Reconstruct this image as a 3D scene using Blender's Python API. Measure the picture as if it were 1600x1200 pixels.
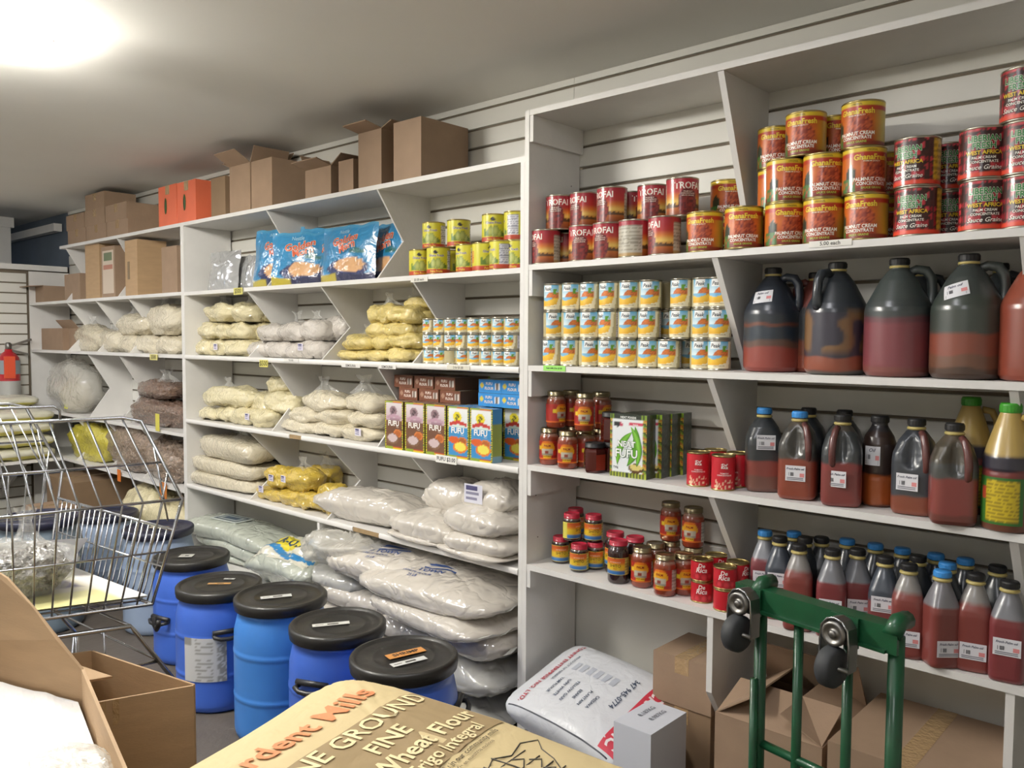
import bpy, math, random
import numpy as np
from mathutils import Vector, Matrix, noise
from mathutils.bvhtree import BVHTree

for o in list(bpy.data.objects): bpy.data.objects.remove(o)
S = bpy.context.scene
COL = S.collection
rnd = random.Random(7)

# ---------------------------------------------------------------- camera
HC, DC, FPX = 1.45, 2.42, 1285.0          # camera height, distance to the slat wall, focal length in pixels of a 1600 wide frame
def cam_axes(yaw, pitch, roll):
    y, p, r = map(math.radians, (yaw, pitch, roll))
    fw = Vector((-math.sin(y)*math.cos(p), math.cos(y)*math.cos(p), -math.sin(p)))
    rt = Vector((math.cos(y), math.sin(y), 0)); up = rt.cross(fw)
    return rt*math.cos(r)+up*math.sin(r), up*math.cos(r)-rt*math.sin(r), fw
RT, UP, FW = cam_axes(42.35, 3.12, .33)
CP = Vector((0, -DC, HC))
cam = bpy.data.cameras.new('camera'); cam.sensor_width = 36; cam.sensor_fit = 'HORIZONTAL'
cam.lens = FPX/1600*36; cam.clip_start = .02
camo = bpy.data.objects.new('camera', cam); COL.objects.link(camo)
camo.matrix_world = Matrix(((RT.x, UP.x, -FW.x, CP.x), (RT.y, UP.y, -FW.y, CP.y), (RT.z, UP.z, -FW.z, CP.z), (0, 0, 0, 1)))
S.camera = camo

# measured image points -> places in the room (used to survey positions on known shelf and floor planes)
def ray(px, py): return RT*((px-800)/FPX) - UP*((py-600)/FPX) + FW
def at_y(px, py, Y): d = ray(px, py); return CP + d*((Y+DC)/d.y)
def at_z(px, py, Z): d = ray(px, py); return CP + d*((Z-HC)/d.z)
def at_d(px, py, t): return CP + ray(px, py)*t
def sx(px, Y, z):                         # the x of a point at depth Y and height z that stands at image column px
    A = RT - FW*((px-800)/FPX); return -(A.y*(Y+DC)+A.z*(z-HC))/A.x
def sz(X, Y, py):                         # the height of a point above (X, Y) that stands at image row py
    k = -(py-600)/FPX; A = UP - FW*k; return HC - (A.x*X+A.y*(Y+DC))/A.z

# ---------------------------------------------------------------- light and view
S.view_settings.view_transform = 'Standard'; S.view_settings.look = 'None'
S.view_settings.gamma = 1; S.view_settings.use_curve_mapping = False
S.view_settings.exposure = -0.18
W = bpy.data.worlds.new('world'); S.world = W; W.use_nodes = True
W.node_tree.nodes['Background'].inputs[0].default_value = (.62, .68, .8, 1)
W.node_tree.nodes['Background'].inputs[1].default_value = .03
LAMP_MAIN, LAMP_NEAR, LAMP_FAR, LAMP_FILL = 76.0, 34.0, 42.0, 22.0    # fluorescent tubes over the aisle, troffer by the near shelves, troffer at the far end, added fill panels out of view

# ---------------------------------------------------------------- materials
def lin(c):
    if isinstance(c, str): c = tuple(int(c[i:i+2], 16) for i in (0, 2, 4))
    return tuple((x/255/12.92 if x/255 <= .04045 else ((x/255+.055)/1.055)**2.4) for x in c)
MATS = {}
def mat(name, c, rough=.5, metal=0, coat=0, bump=None, ridge=False, var=None, emit=0, attr=False, trans=0, spec=.5, stretch=(1, 1, 1), coatr=.06, crease=.05):
    """procedural material: bump=(scale,strength[,detail]), var=(scale,amount) mottles the colour, attr reads the printed colours, trans lets light through (film)"""
    m = bpy.data.materials.new(name); m.use_nodes = True; nt = m.node_tree; b = nt.nodes['Principled BSDF']; L = nt.links.new
    cc = (*lin(c), 1)
    b.inputs['Base Color'].default_value = cc; b.inputs['Roughness'].default_value = rough; b.inputs['Metallic'].default_value = metal
    b.inputs['Coat Weight'].default_value = coat; b.inputs['Coat Roughness'].default_value = coatr; b.inputs['Specular IOR Level'].default_value = spec
    src = None
    if attr:
        a = nt.nodes.new('ShaderNodeVertexColor'); a.layer_name = 'Col'; src = a.outputs['Color']
    if bump or var:
        tc = nt.nodes.new('ShaderNodeTexCoord'); mp = nt.nodes.new('ShaderNodeMapping'); mp.inputs['Scale'].default_value = stretch
        L(tc.outputs['Object'], mp.inputs['Vector'])
    if var:
        n = nt.nodes.new('ShaderNodeTexNoise'); n.inputs['Scale'].default_value = var[0]; n.inputs['Detail'].default_value = 4
        L(mp.outputs['Vector'], n.inputs['Vector'])
        mr = nt.nodes.new('ShaderNodeMapRange'); mr.inputs['From Min'].default_value = .3; mr.inputs['From Max'].default_value = .7
        mr.inputs['To Min'].default_value = 1-var[1]; mr.inputs['To Max'].default_value = 1+var[1]*.4
        L(n.outputs['Fac'], mr.inputs['Value'])
        h = nt.nodes.new('ShaderNodeHueSaturation'); h.inputs['Color'].default_value = cc
        if src: L(src, h.inputs['Color'])
        L(mr.outputs['Result'], h.inputs['Value']); src = h.outputs['Color']
    if src: L(src, b.inputs['Base Color'])
    if bump:
        n = nt.nodes.new('ShaderNodeTexNoise'); n.inputs['Scale'].default_value = bump[0]; n.inputs['Detail'].default_value = bump[2] if len(bump) > 2 else 3
        n.inputs['Distortion'].default_value = .6
        L(mp.outputs['Vector'], n.inputs['Vector'])
        bp = nt.nodes.new('ShaderNodeBump'); bp.inputs['Strength'].default_value = bump[1]; bp.inputs['Distance'].default_value = .02
        hout = n.outputs['Fac']
        if ridge:                                   # sharp creases, as in thin plastic film
            m1 = nt.nodes.new('ShaderNodeMath'); m1.operation = 'SUBTRACT'; m1.inputs[1].default_value = .5; L(hout, m1.inputs[0])
            m2 = nt.nodes.new('ShaderNodeMath'); m2.operation = 'ABSOLUTE'; L(m1.outputs[0], m2.inputs[0]); hout = m2.outputs[0]
        L(hout, bp.inputs['Height']); L(bp.outputs['Normal'], b.inputs['Normal'])
        if coat:
            if ridge:
                b.inputs['Coat IOR'].default_value = 2.0    # the film itself creases more sharply than what it holds
                b2 = nt.nodes.new('ShaderNodeBump'); b2.inputs['Strength'].default_value = 1; b2.inputs['Distance'].default_value = crease
                L(hout, b2.inputs['Height']); L(b2.outputs['Normal'], b.inputs['Coat Normal'])
            else: L(bp.outputs['Normal'], b.inputs['Coat Normal'])
    if emit:
        b.inputs['Emission Color'].default_value = cc; b.inputs['Emission Strength'].default_value = emit
    if trans:
        t = nt.nodes.new('ShaderNodeBsdfTransparent'); mx = nt.nodes.new('ShaderNodeMixShader'); mx.inputs[0].default_value = trans
        L(b.outputs[0], mx.inputs[1]); L(t.outputs[0], mx.inputs[2]); L(mx.outputs[0], nt.nodes['Material Output'].inputs['Surface'])
    MATS[name] = m; return m
mat('paint', 'dcdad6', .5, var=(9, .05), bump=(60, .04))
mat('slat', 'd8d6ce', .42, var=(4, .03))
mat('groove', '776c5c', .8)
mat('plain_wall', 'dcd9cf', .6, var=(3, .05))
mat('ceiling', 'e2e0da', .85, var=(2, .03))
mat('floor', '575049', .6, var=(6, .2), bump=(40, .1))
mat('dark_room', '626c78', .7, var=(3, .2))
mat('raw_edge', '9c8460', .8, var=(30, .2))
mat('edge_strip', 'e2e0dc', .35)
mat('screw', '3a3632', .6)
mat('kraft', '9a816a', .75, var=(14, .08), bump=(90, .05))
mat('kraft_light', 'b29470', .75, var=(10, .08), bump=(70, .06), stretch=(1, 1, 5))
mat('kraft_dark', '876f55', .8, var=(10, .08))
mat('kraft_in', '7a624a', .85, var=(10, .1))
mat('tape', 'b0936c', .22, coat=.6, bump=(60, .3))
mat('clear_tape', 'cfcac0', .15, coat=1, bump=(80, .5), trans=.6)
mat('orange_card', 'e0704e', .5, var=(8, .08))
mat('white_card', 'cfd2da', .5, var=(6, .04))
mat('print', 'ffffff', .42, attr=True, coat=.35, coatr=.12)
mat('print_gloss', 'ffffff', .3, attr=True, coat=.8, coatr=.1)
mat('print_card', 'ffffff', .5, attr=True, coat=.1)
mat('print_foil', 'ffffff', .28, attr=True, coat=.9, coatr=.08, bump=(16, .5))
mat('print_sack', 'ffffff', .5, attr=True, coat=.25, coatr=.2, bump=(18, .35))
mat('print_kraft', 'ffffff', .62, attr=True, bump=(14, .25))
mat('liquid', 'ffffff', .33, attr=True, coat=.5, coatr=.22, bump=(5, .1))
mat('glass_content', 'ffffff', .2, attr=True, coat=1, coatr=.04)
mat('tin', 'b9b4a4', .28, metal=1)
mat('gold_tin', 'b5a36e', .28, metal=1)
mat('brass_lid', 'a69b7c', .3, metal=1)
mat('chrome', 'b8babd', .24, metal=1)
mat('steel', '8a8884', .42, metal=1)
mat('black_plastic', '232325', .42, bump=(30, .05))
mat('cap_black', '1c1b1c', .5)
mat('cap_blue', '3f8fd6', .4)
mat('cap_green', '3f9a2c', .4)
mat('cap_red', 'b3243c', .4, coat=.3)
mat('neck_yellow', 'b9a866', .35, coat=.4)
mat('rubber', '343638', .65)
mat('green_paint', '0d4a2b', .42, coat=.25, var=(20, .25))
mat('drum_blue', '3d68cc', .42, coat=.25, coatr=.25, var=(5, .08))
mat('drum_blue_light', '4084d6', .42, coat=.25, coatr=.25, var=(5, .08))
mat('drum_pale', '8e9fb8', .5, var=(5, .08))
mat('drum_grey', '6d7c88', .5, var=(5, .08))
mat('lid_black', '262523', .45, bump=(25, .06), coat=.15)
mat('lid_navy', '26283c', .45, coat=.15)
mat('extinguisher_red', 'b01c26', .35, coat=.5)
mat('film', 'e6e6e2', .2, coat=1, trans=.78, bump=(16, .9, 2), coatr=.04, ridge=True)
mat('film_thick', 'e6e3d8', .3, coat=1, trans=.5, bump=(12, .5, 2), coatr=.04, ridge=True)
def powder(name, c, rough=.5, coat=1, bump=(26, .3, 2), ridge=True, var=(12, .06), crease=.05): mat(name, c, rough, coat=coat, bump=bump, var=var, coatr=.035, ridge=ridge, crease=crease)
powder('powder_cream', 'd8cda4'); powder('powder_pale', 'd4cab0'); powder('powder_white', 'c9c2b9'); powder('powder_yellow', 'd6c274')
powder('powder_gold', 'c9ac3c'); powder('powder_bright', 'c9bd3a'); powder('flour_white', 'd2cbc0', bump=(11, .8, 1.5), crease=.03)
powder('fish_brown', '7e6250', bump=(30, 1.2, 5), var=(70, .55)); powder('fish_tan', '96806c', bump=(26, 1.2, 5), var=(60, .5)); powder('herb_grey', '6b6458', bump=(50, 1.3, 5), var=(90, .6))
powder('silver_foil', 'a5a6a6', rough=.2, bump=(10, .8, 1))
powder('sack_plastic', 'cbcac4', rough=.35, bump=(9, .8, 1.5), crease=.03); powder('pack_green', 'bfc4b6', bump=(11, .8, 1.5), crease=.03)

# ---------------------------------------------------------------- mesh helpers
class MB:
    def __init__(s): s.v = []; s.f = []; s.m = []; s.sm = []; s.c = []
    def add(s, vs, fs, m=0, smooth=False, col=None):
        o = len(s.v); vs = [tuple(v) for v in vs]; s.v += vs
        s.f += [tuple(i+o for i in f) for f in fs]; s.m += [m]*len(fs); s.sm += [smooth]*len(fs)
        if col is None: col = (1, 1, 1)
        s.c += [col]*len(vs) if not isinstance(col, list) else col
        return s
    def box(s, x0, x1, y0, y1, z0, z1, m=0, col=None):
        return s.add([(x, y, z) for x in (x0, x1) for y in (y0, y1) for z in (z0, z1)],
              [(0, 1, 3, 2), (4, 6, 7, 5), (0, 4, 5, 1), (2, 3, 7, 6), (0, 2, 6, 4), (1, 5, 7, 3)], m, False, col)
    def prism(s, poly, d0, d1, axis='x', m=0, col=None):
        n = len(poly)
        P = {'x': lambda a, b, t: (t, a, b), 'y': lambda a, b, t: (a, t, b), 'z': lambda a, b, t: (a, b, t)}[axis]
        vs = [P(a, b, d0) for a, b in poly]+[P(a, b, d1) for a, b in poly]
        fs = [tuple(range(n)), tuple(range(2*n-1, n-1, -1))]+[(i, i+n, (i+1) % n+n, (i+1) % n) for i in range(n)]
        return s.add(vs, fs, m, False, col)
    def lathe(s, prof, n=24, m=0, smooth=True, col=None, sq=1.0, cx=0, cy=0, z0=0, ax=None, cap=True):
        """prof [(r,z)...] ; sq<1 squares the section; col(theta,z) or rgb"""
        vs = []; cs = []; k = len(prof)
        for r, z in prof:
            for i in range(n):
                t = 2*math.pi*i/n; c, q = math.cos(t), math.sin(t); R = r
                if sq != 1: R = r/((abs(c)**(2/sq)+abs(q)**(2/sq))**(sq/2))
                vs.append((cx+R*q, cy-R*c, z0+z)); cs.append(col((t+math.pi) % (2*math.pi)-math.pi, z) if callable(col) else (col or (1, 1, 1)))
        fs = [(j*n+i, j*n+(i+1) % n, (j+1)*n+(i+1) % n, (j+1)*n+i) for j in range(k-1) for i in range(n)]
        if cap: fs += [tuple(range(n))[::-1], tuple(range((k-1)*n, k*n))]
        return s.add(vs, fs, m, smooth, cs)
    def tube(s, pts, r, n=6, m=0, closed=False, col=None):
        pts = [Vector(p) for p in pts]; k = len(pts); vs = []; prev = None
        for i, p in enumerate(pts):
            a = pts[(i-1) % k] if (closed or i > 0) else p; b = pts[(i+1) % k] if (closed or i < k-1) else p
            d = (b-a).normalized()
            u = prev - d*prev.dot(d) if prev is not None else d.orthogonal()
            if u.length < 1e-6: u = d.orthogonal()
            u.normalize(); prev = u; w = d.cross(u); rr = r[i] if isinstance(r, (list, tuple)) else r
            vs += [p+(u*math.cos(2*math.pi*j/n)+w*math.sin(2*math.pi*j/n))*rr for j in range(n)]
        K = k if closed else k-1
        fs = [(i*n+j, i*n+(j+1) % n, ((i+1) % k)*n+(j+1) % n, ((i+1) % k)*n+j) for i in range(K) for j in range(n)]
        if not closed: fs += [tuple(range(n))[::-1], tuple(range((k-1)*n, k*n))]
        return s.add(vs, fs, m, True, col)
    def grid(s, fn, nu, nv, m=0, smooth=True, col=None, wrap=False):
        vs = []; cs = []
        for j in range(nv+1):
            for i in range(nu if wrap else nu+1):
                u, v = i/nu, j/nv; vs.append(fn(u, v)); cs.append(col(u, v) if callable(col) else (col or (1, 1, 1)))
        w = nu if wrap else nu+1
        fs = [(j*w+i, j*w+(i+1) % w, (j+1)*w+(i+1) % w, (j+1)*w+i) for j in range(nv) for i in range(nu)]
        return s.add(vs, fs, m, smooth, cs)
    def text(s, txt, size, fn, col, bold=.0, m=0, sxx=1.0, shear=0):
        vs, fs = text_mesh(txt, bold, shear)
        return s.add([fn(x*size*sxx, y*size) for x, y in vs], fs, m, False, col)
    def mesh(s, name):
        me = bpy.data.meshes.new(name); me.from_pydata(s.v, [], s.f)
        me.polygons.foreach_set('material_index', s.m); me.polygons.foreach_set('use_smooth', s.sm)
        if any(c != (1, 1, 1) for c in s.c):
            at = me.color_attributes.new('Col', 'FLOAT_COLOR', 'POINT')
            at.data.foreach_set('color', np.array([(*c[:3], 1) for c in s.c], dtype=np.float32).ravel())
        return me
    def build(s, name, mats, parent=None, loc=None):
        me = s.mesh(name)
        for m in ([mats] if isinstance(mats, str) else mats): me.materials.append(MATS[m])
        o = bpy.data.objects.new(name, me); COL.objects.link(o)
        if parent: o.parent = parent
        if loc is not None: o.location = loc
        return o
_TX = {}
def text_mesh(txt, bold=0, shear=0):
    k = (txt, bold, shear)
    if k not in _TX:
        cu = bpy.data.curves.new('lettering', 'FONT'); cu.body = txt; cu.align_x = 'CENTER'; cu.align_y = 'CENTER'
        cu.resolution_u = 2; cu.offset = bold; cu.shear = shear; cu.fill_mode = 'FRONT' if hasattr(cu, 'fill_mode') else cu.fill_mode
        ob = bpy.data.objects.new('lettering', cu); COL.objects.link(ob)
        dg = bpy.context.evaluated_depsgraph_get(); me = bpy.data.meshes.new_from_object(ob.evaluated_get(dg))
        _TX[k] = ([(v.co.x, v.co.y) for v in me.vertices], [tuple(p.vertices) for p in me.polygons])
        bpy.data.objects.remove(ob); bpy.data.meshes.remove(me); bpy.data.curves.remove(cu)
    return _TX[k]
def C(h): return lin(h)
def mixc(a, b, t): t = max(0, min(1, t)); return tuple(x+(y-x)*t for x, y in zip(a, b))
def ramp(t, stops):
    for (t0, c0), (t1, c1) in zip(stops, stops[1:]):
        if t <= t1: return mixc(c0, c1, (t-t0)/max(1e-6, t1-t0))
    return stops[-1][1]
def hsh(*a): return (math.sin(sum(x*k for x, k in zip(a, (12.9898, 78.233, 37.719))))*43758.5453) % 1
def tag(o, label=None, cat=None, group=None, kind=None):
    for k, v in (('label', label), ('category', cat), ('group', group), ('kind', kind)):
        if v: o[k] = v
    return o
def empty(name, loc, rz=0):
    o = bpy.data.objects.new(name, None); COL.objects.link(o); o.location = loc; o.rotation_euler.z = rz; o.empty_display_size = .05; return o
def dup(root, loc, rz=0, label=None, scale=None):
    """a copy of a thing with copies of its parts and sub-parts (mesh data shared)"""
    r = root.copy(); COL.objects.link(r); r.location = loc; r.rotation_euler = (0, 0, rz)
    if scale: r.scale = scale
    if label: r['label'] = label
    for ch in root.children:
        c = ch.copy(); COL.objects.link(c); c.parent = r
        for g in ch.children:
            d = g.copy(); COL.objects.link(d); d.parent = c
    return r
class Kind:
    """builds a thing once, then hands out copies"""
    def __init__(s, make): s.make = make; s.o = None
    def put(s, loc, rz=0, label=None, group=None, scale=None):
        if s.o is None:
            s.o = o = s.make(); o.location = loc; o.rotation_euler = (0, 0, rz)
            if scale: o.scale = scale
            if label: o['label'] = label
        else:
            o = dup(s.o, loc, rz, label, scale or (1, 1, 1))
        if group: o['group'] = group
        return o
ORD = ['first', 'second', 'third', 'fourth', 'fifth', 'sixth', 'seventh', 'eighth', 'ninth', 'tenth', 'eleventh', 'twelfth']
# ================================================================= the room
XL, XR, YB, ZC = -6.86, 1.7, -4.6, 2.410
tag(MB().box(-9.2, XR, YB, .25, -.1, 0).build('floor', 'floor'), kind='structure')
tag(MB().box(-9.2, XR, YB, .25, ZC, ZC+.1).build('ceiling', 'ceiling'), kind='structure')
wall = tag(MB().box(-6.87, XR, .012, .25, 0, ZC).box(-6.86, XR, .0, .012, 0, .60, 1).box(-9.2, -6.87, .012, .25, 0, ZC, 2).build('wall_back', ['groove', 'plain_wall', 'dark_room']), kind='structure')
PITCH, G0 = .0762, HC+.7025                     # slat pitch, height of one groove
def slat_mesh(L):
    b = MB(); h = PITCH-.0085
    b.prism([(0, 0), (-.011, .0012), (-.012, .003), (-.012, h-.003), (-.011, h-.0012), (0, h)], 0, L, 'x'); return b.mesh('slat')
for x0, x1 in ((-6.85, -4.40), (-4.40, -1.905), (-1.905, .5), (.5, 1.68)):
    me = slat_mesh(x1-x0-.0015); me.materials.append(MATS['slat'])
    for k in range(-20, 4):
        z = G0+.004+k*PITCH
        if z < .58 or z+PITCH > ZC+.001: continue
        o = bpy.data.objects.new('slat', me); COL.objects.link(o); o.parent = wall; o.location = (x0, .012, z)
    MB().box(0, x1-x0-.0015, -.012, 0, 0, ZC-(G0+.004+3*PITCH)-.001).build('slat', 'slat', wall, (x0, .012, G0+.004+3*PITCH))
tag(MB().box(XR, XR+.1, YB, .25, 0, ZC).build('wall_right', 'plain_wall'), kind='structure')
tag(MB().box(-9.2, XR, YB-.1, YB, 0, ZC).build('wall_front', 'plain_wall'), kind='structure')
tag(MB().box(-9.3, -9.2, YB, .25, 0, ZC).build('wall_far', 'dark_room'), kind='structure')
# low partition at the far end, slatted, with the dark room behind it
PX = -6.86; PT = 1.985
part = tag(MB().box(PX-.1, PX-.012, YB, -.0, 0, PT).build('wall_left', 'groove'), kind='structure')
b = MB(); h = PITCH-.0085; b.prism([(0, 0), (.011, .0012), (.012, .003), (.012, h-.003), (.011, h-.0012), (0, h)], YB+.01, -.30, 'y')
b2 = MB(); b2.add([(x, y, z) for x, y, z in b.v], b.f); me = b2.mesh('slat'); me.materials.append(MATS['slat'])
for k in range(-27, 4):
    z = G0+.004+k*PITCH
    if z < .02 or z+PITCH > PT-.03: continue
    o = bpy.data.objects.new('slat', me); COL.objects.link(o); o.parent = part; o.location = (PX-.012, 0, z)
tag(MB().box(PX-.12, PX+.03, YB, -.02, PT-.04, PT).build('trim_1', 'paint'), kind='structure')
tag(MB().box(-7.65, -7.55, -.29, -.19, 0, ZC).box(-7.67, -7.53, -.31, -.17, ZC-.08, ZC).build('trim_2', 'paint'), kind='structure')
tag(MB().box(-9.2, -6.98, -.06, .0, ZC-.14, ZC-.08).build('trim_3', 'paint'), kind='structure')

# ================================================================= shelf units
YF = -.29; T = .019
def shelf_board(par, x0, x1, z, y0=YF, strip=None, raw=(), name='shelf', t=T):
    o = MB().box(x0, x1, y0, -.002, z-t, z).build(name, 'paint', par)
    if strip:
        segs = []; a = x0
        for r0, r1 in raw: segs.append((a, r0)); a = r1
        segs.append((a, x1))
        for s0, s1 in segs:
            b = MB(); b.prism([(y0-.006*math.sin(i*math.pi/8)-.0005, z-t/2+(t/2+.002)*math.cos(i*math.pi/8)) for i in range(9)], s0, s1, 'x'); b.build('edge_strip', 'edge_strip', o)
        for r0, r1 in raw: MB().box(r0, r1, y0-.001, y0-.0004, z-t, z).build('bare_edge', 'raw_edge', o)
    return o
def divider_v(par, x, zb, zt, yv=-.15, fv=.45):
    h = zt-zb; MB().prism([(0, zb), (YF+.004, zb), (yv, zb+h*fv), (YF+.004, zt), (0, zt)], x-.0045, x+.0045).build('divider', 'paint', par)
def divider_s(par, x, zb, zt, yb):
    MB().prism([(0, zb), (yb, zb), (YF+.004, zt), (0, zt)], x-.0095, x+.0095).build('divider', 'paint', par)
# --- near unit
Z0, Z1, Z2, Z3, Z4 = 2.226, 1.705, 1.360, 1.016, .666
NX0, NX1 = -1.868, .40
near = tag(empty('shelf_unit', (0, 0, 0)), 'white painted shelf unit nearest the camera, holding tins, jars and oil jugs', 'shelf', 'shelf units')
o = MB().box(NX0-.019, NX0, YF-.001, -.012, 0, Z0).build('side_panel', 'paint', near)
for z in (2.0, 1.6, 1.9, 1.1, .9, .75): MB().box(NX0, NX0+.0006, -.05+hsh(z)*-.2, -.046+hsh(z)*-.2, z, z+.004).build('screw', 'screw', o)
MB().box(NX1, NX1+.019, YF, -.012, 0, Z0).build('side_panel', 'paint', near)
for z in (Z0, Z1, Z2, Z3, Z4):
    shelf_board(near, NX0-(0 if z < Z0 else .019)+.0004, NX1, z)
    MB().box(NX0+.0004, NX0+.016, YF+.001, -.012, z-.019-(.088 if z > Z4 else .062), z-.0195).build('cleat', 'paint', near)
for xd in (-1.158, -.395):
    divider_s(near, xd, Z1+.0005, Z0-T-.0005, -.075); divider_s(near, xd-.008, Z2+.0005, Z1-T-.0005, -.085)
    divider_s(near, xd-.017, Z3+.0005, Z2-T-.0005, -.06); divider_s(near, xd-.005, Z4+.0005, Z3-T-.0005, -.05)
    MB().prism([(-.012, 0), (-.012, Z4-T), (YF+.004, Z4-T), (YF+.004, .42), (-.18, .27), (-.18, 0)], xd-.0095, xd+.0095).build('divider', 'paint', near)
# --- middle unit
M0, M1, M2, M3, M4, M5 = 2.056, 1.697, 1.352, 1.0, .640, .29
MX0, MX1 = -4.37, -1.9
midu = tag(empty('shelf_unit', (-3, 0, 0)), 'white shelf unit in the middle of the wall, with notched dividers and bags of flour', 'shelf', 'shelf units')
midu.location = (0, 0, 0)
MB().box(MX0-.018, MX0, YF-.001, -.012, 0, M0).build('side_panel', 'paint', midu)
MB().box(MX1-.006, MX1+.0125, YF-.001, -.012, 0, M0).build('side_panel', 'paint', midu)
shelf_board(midu, MX0-.018, MX1+.0125, M0+T)
for z, rw in ((M1, ()), (M2, ()), (M3, ((-3.345, -3.245),)), (M4, ((-2.86, -2.68),))):
    shelf_board(midu, MX0, MX1-.0065, z, strip=z < M1, raw=rw)
shelf_board(midu, MX0, -3.13, M5, y0=-.45)
MB().box(-3.13, -3.112, YF, -.012, 0, M4-T).build('divider', 'paint', midu)
for x in (-3.535, -2.695): divider_v(midu, x, M1, M0)
for x in (-3.72, -3.095, -2.478): divider_v(midu, x, M2, M1-T, -.13)
for x in (-3.51, -2.70): divider_v(midu, x, M3, M2-T, -.15)
for x in (-3.72, -3.064, -2.487): divider_v(midu, x, M4, M3-T, -.10)
# --- far unit
F0, F1, F2, F3, F4 = 2.056, 1.70, 1.352, .915, .60
FX0, FX1 = -6.84, -4.392
faru = tag(empty('shelf_unit', (0, 0, 0)), 'white shelf unit at the far end by the fire extinguisher', 'shelf', 'shelf units')
MB().box(FX1-.014, FX1+.0035, YF-.001, -.012, 0, F0).build('side_panel', 'paint', faru)
MB().box(FX0, FX0+.016, YF, -.012, 0, PT-.05).build('side_panel', 'paint', faru)
for z, xa in ((F0, -6.2), (F1, FX0+.017), (F2, FX0+.017), (F3, FX0+.017), (F4, FX0+.017)):
    shelf_board(faru, xa, FX1-.0145 if z < F0 else FX1+.0035, z+(T if z == F0 else 0))
for x in (-6.10, -5.25): divider_v(faru, x, F1, F0, -.17)
for x in (-6.1, -5.6, -5.1): divider_v(faru, x, F2, F1-T)
for x in (-5.75, -5.25): divider_v(faru, x, F3, F2-T)
for x in (-6.0, -5.45, -4.95): divider_v(faru, x, F4, F3-T)
# corner shelf along the partition
crn = tag(empty('corner_shelf', (0, 0, 0)), 'white shelf along the far slatted partition, with packs of bags on it', 'shelf')
MB().box(PX+.001, PX+.64, -2.4, YF-.002, F4-.02, F4).build('shelf', 'paint', crn)
for y in (-.5, -1.2, -1.9): MB().prism([(PX+.001, F4-.021), (PX+.56, F4-.021), (PX+.001, F4-.3)], y, y+.018, 'y').build('bracket', 'paint', crn)
# ================================================================= lamps
def tube_light(x, y, ln, power, label, along='y'):
    r = tag(empty('ceiling_light', (x, y, ZC)), label, 'ceiling light', 'ceiling lights')
    w = .022
    MB().prism([(-w, 0), (-w, -.05), (w, -.05), (w, 0)], -ln/2, ln/2, 'y').build('housing', 'paint', r)
    mat('tube_glow_%d' % int(-x*100), 'fffbf2', emit=power)
    for s in (-.045, .045):
        t = MB().lathe([(.012, -ln/2+.02), (.013, -ln/2+.021), (.013, ln/2-.021), (.012, ln/2-.02)], 10).build('tube', 'tube_glow_%d' % int(-x*100), r)
        t.rotation_euler.x = math.pi/2; t.location = (s*1.1, 0, -.062)
    return r
def troffer(x, y, w, d, power, label, tint='fafaff'):
    r = tag(empty('ceiling_light', (x, y, ZC)), label, 'ceiling light', 'ceiling lights')
    b = MB(); f = .03
    for q in ((-w/2-f, w/2+f, -d/2-f, -d/2), (-w/2-f, w/2+f, d/2, d/2+f), (-w/2-f, -w/2, -d/2, d/2), (w/2, w/2+f, -d/2, d/2)): b.box(*q, -.012, 0)
    b.build('frame', 'paint', r)
    mat('panel_glow_%d' % int(-x*100), tint, emit=power)
    MB().box(-w/2, w/2, -d/2, d/2, -.004, -.001).build('diffuser', 'panel_glow_%d' % int(-x*100), r)
    return r
tube_light(-2.95, -2.02, 1.2, LAMP_MAIN*5, 'twin fluorescent tube fitting on the ceiling above the aisle')
troffer(-1.05, -1.45, .25, .9, LAMP_NEAR*.5, 'flush ceiling light panel over the near shelves')
troffer(-5.4, -2.0, .6, .9, LAMP_FAR*.5, 'flush ceiling light panel at the far end of the room')
troffer(-.35, -3.3, .6, 1.2, LAMP_FILL*.5, 'added fill light panel on the ceiling behind the camera')  # unseen fill panel, added for soft light from the camera side
troffer(-3.6, -3.5, .6, 1.2, LAMP_FILL*.5, 'added fill light panel on the ceiling across the aisle')  # second unseen panel, added as fill for the shelf bays
troffer(-8.1, -2.6, .6, .9, 14, 'added dim bluish fill light panel in the back room', 'd4e2f8')  # unseen lamp added to lift the back room out of black
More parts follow.
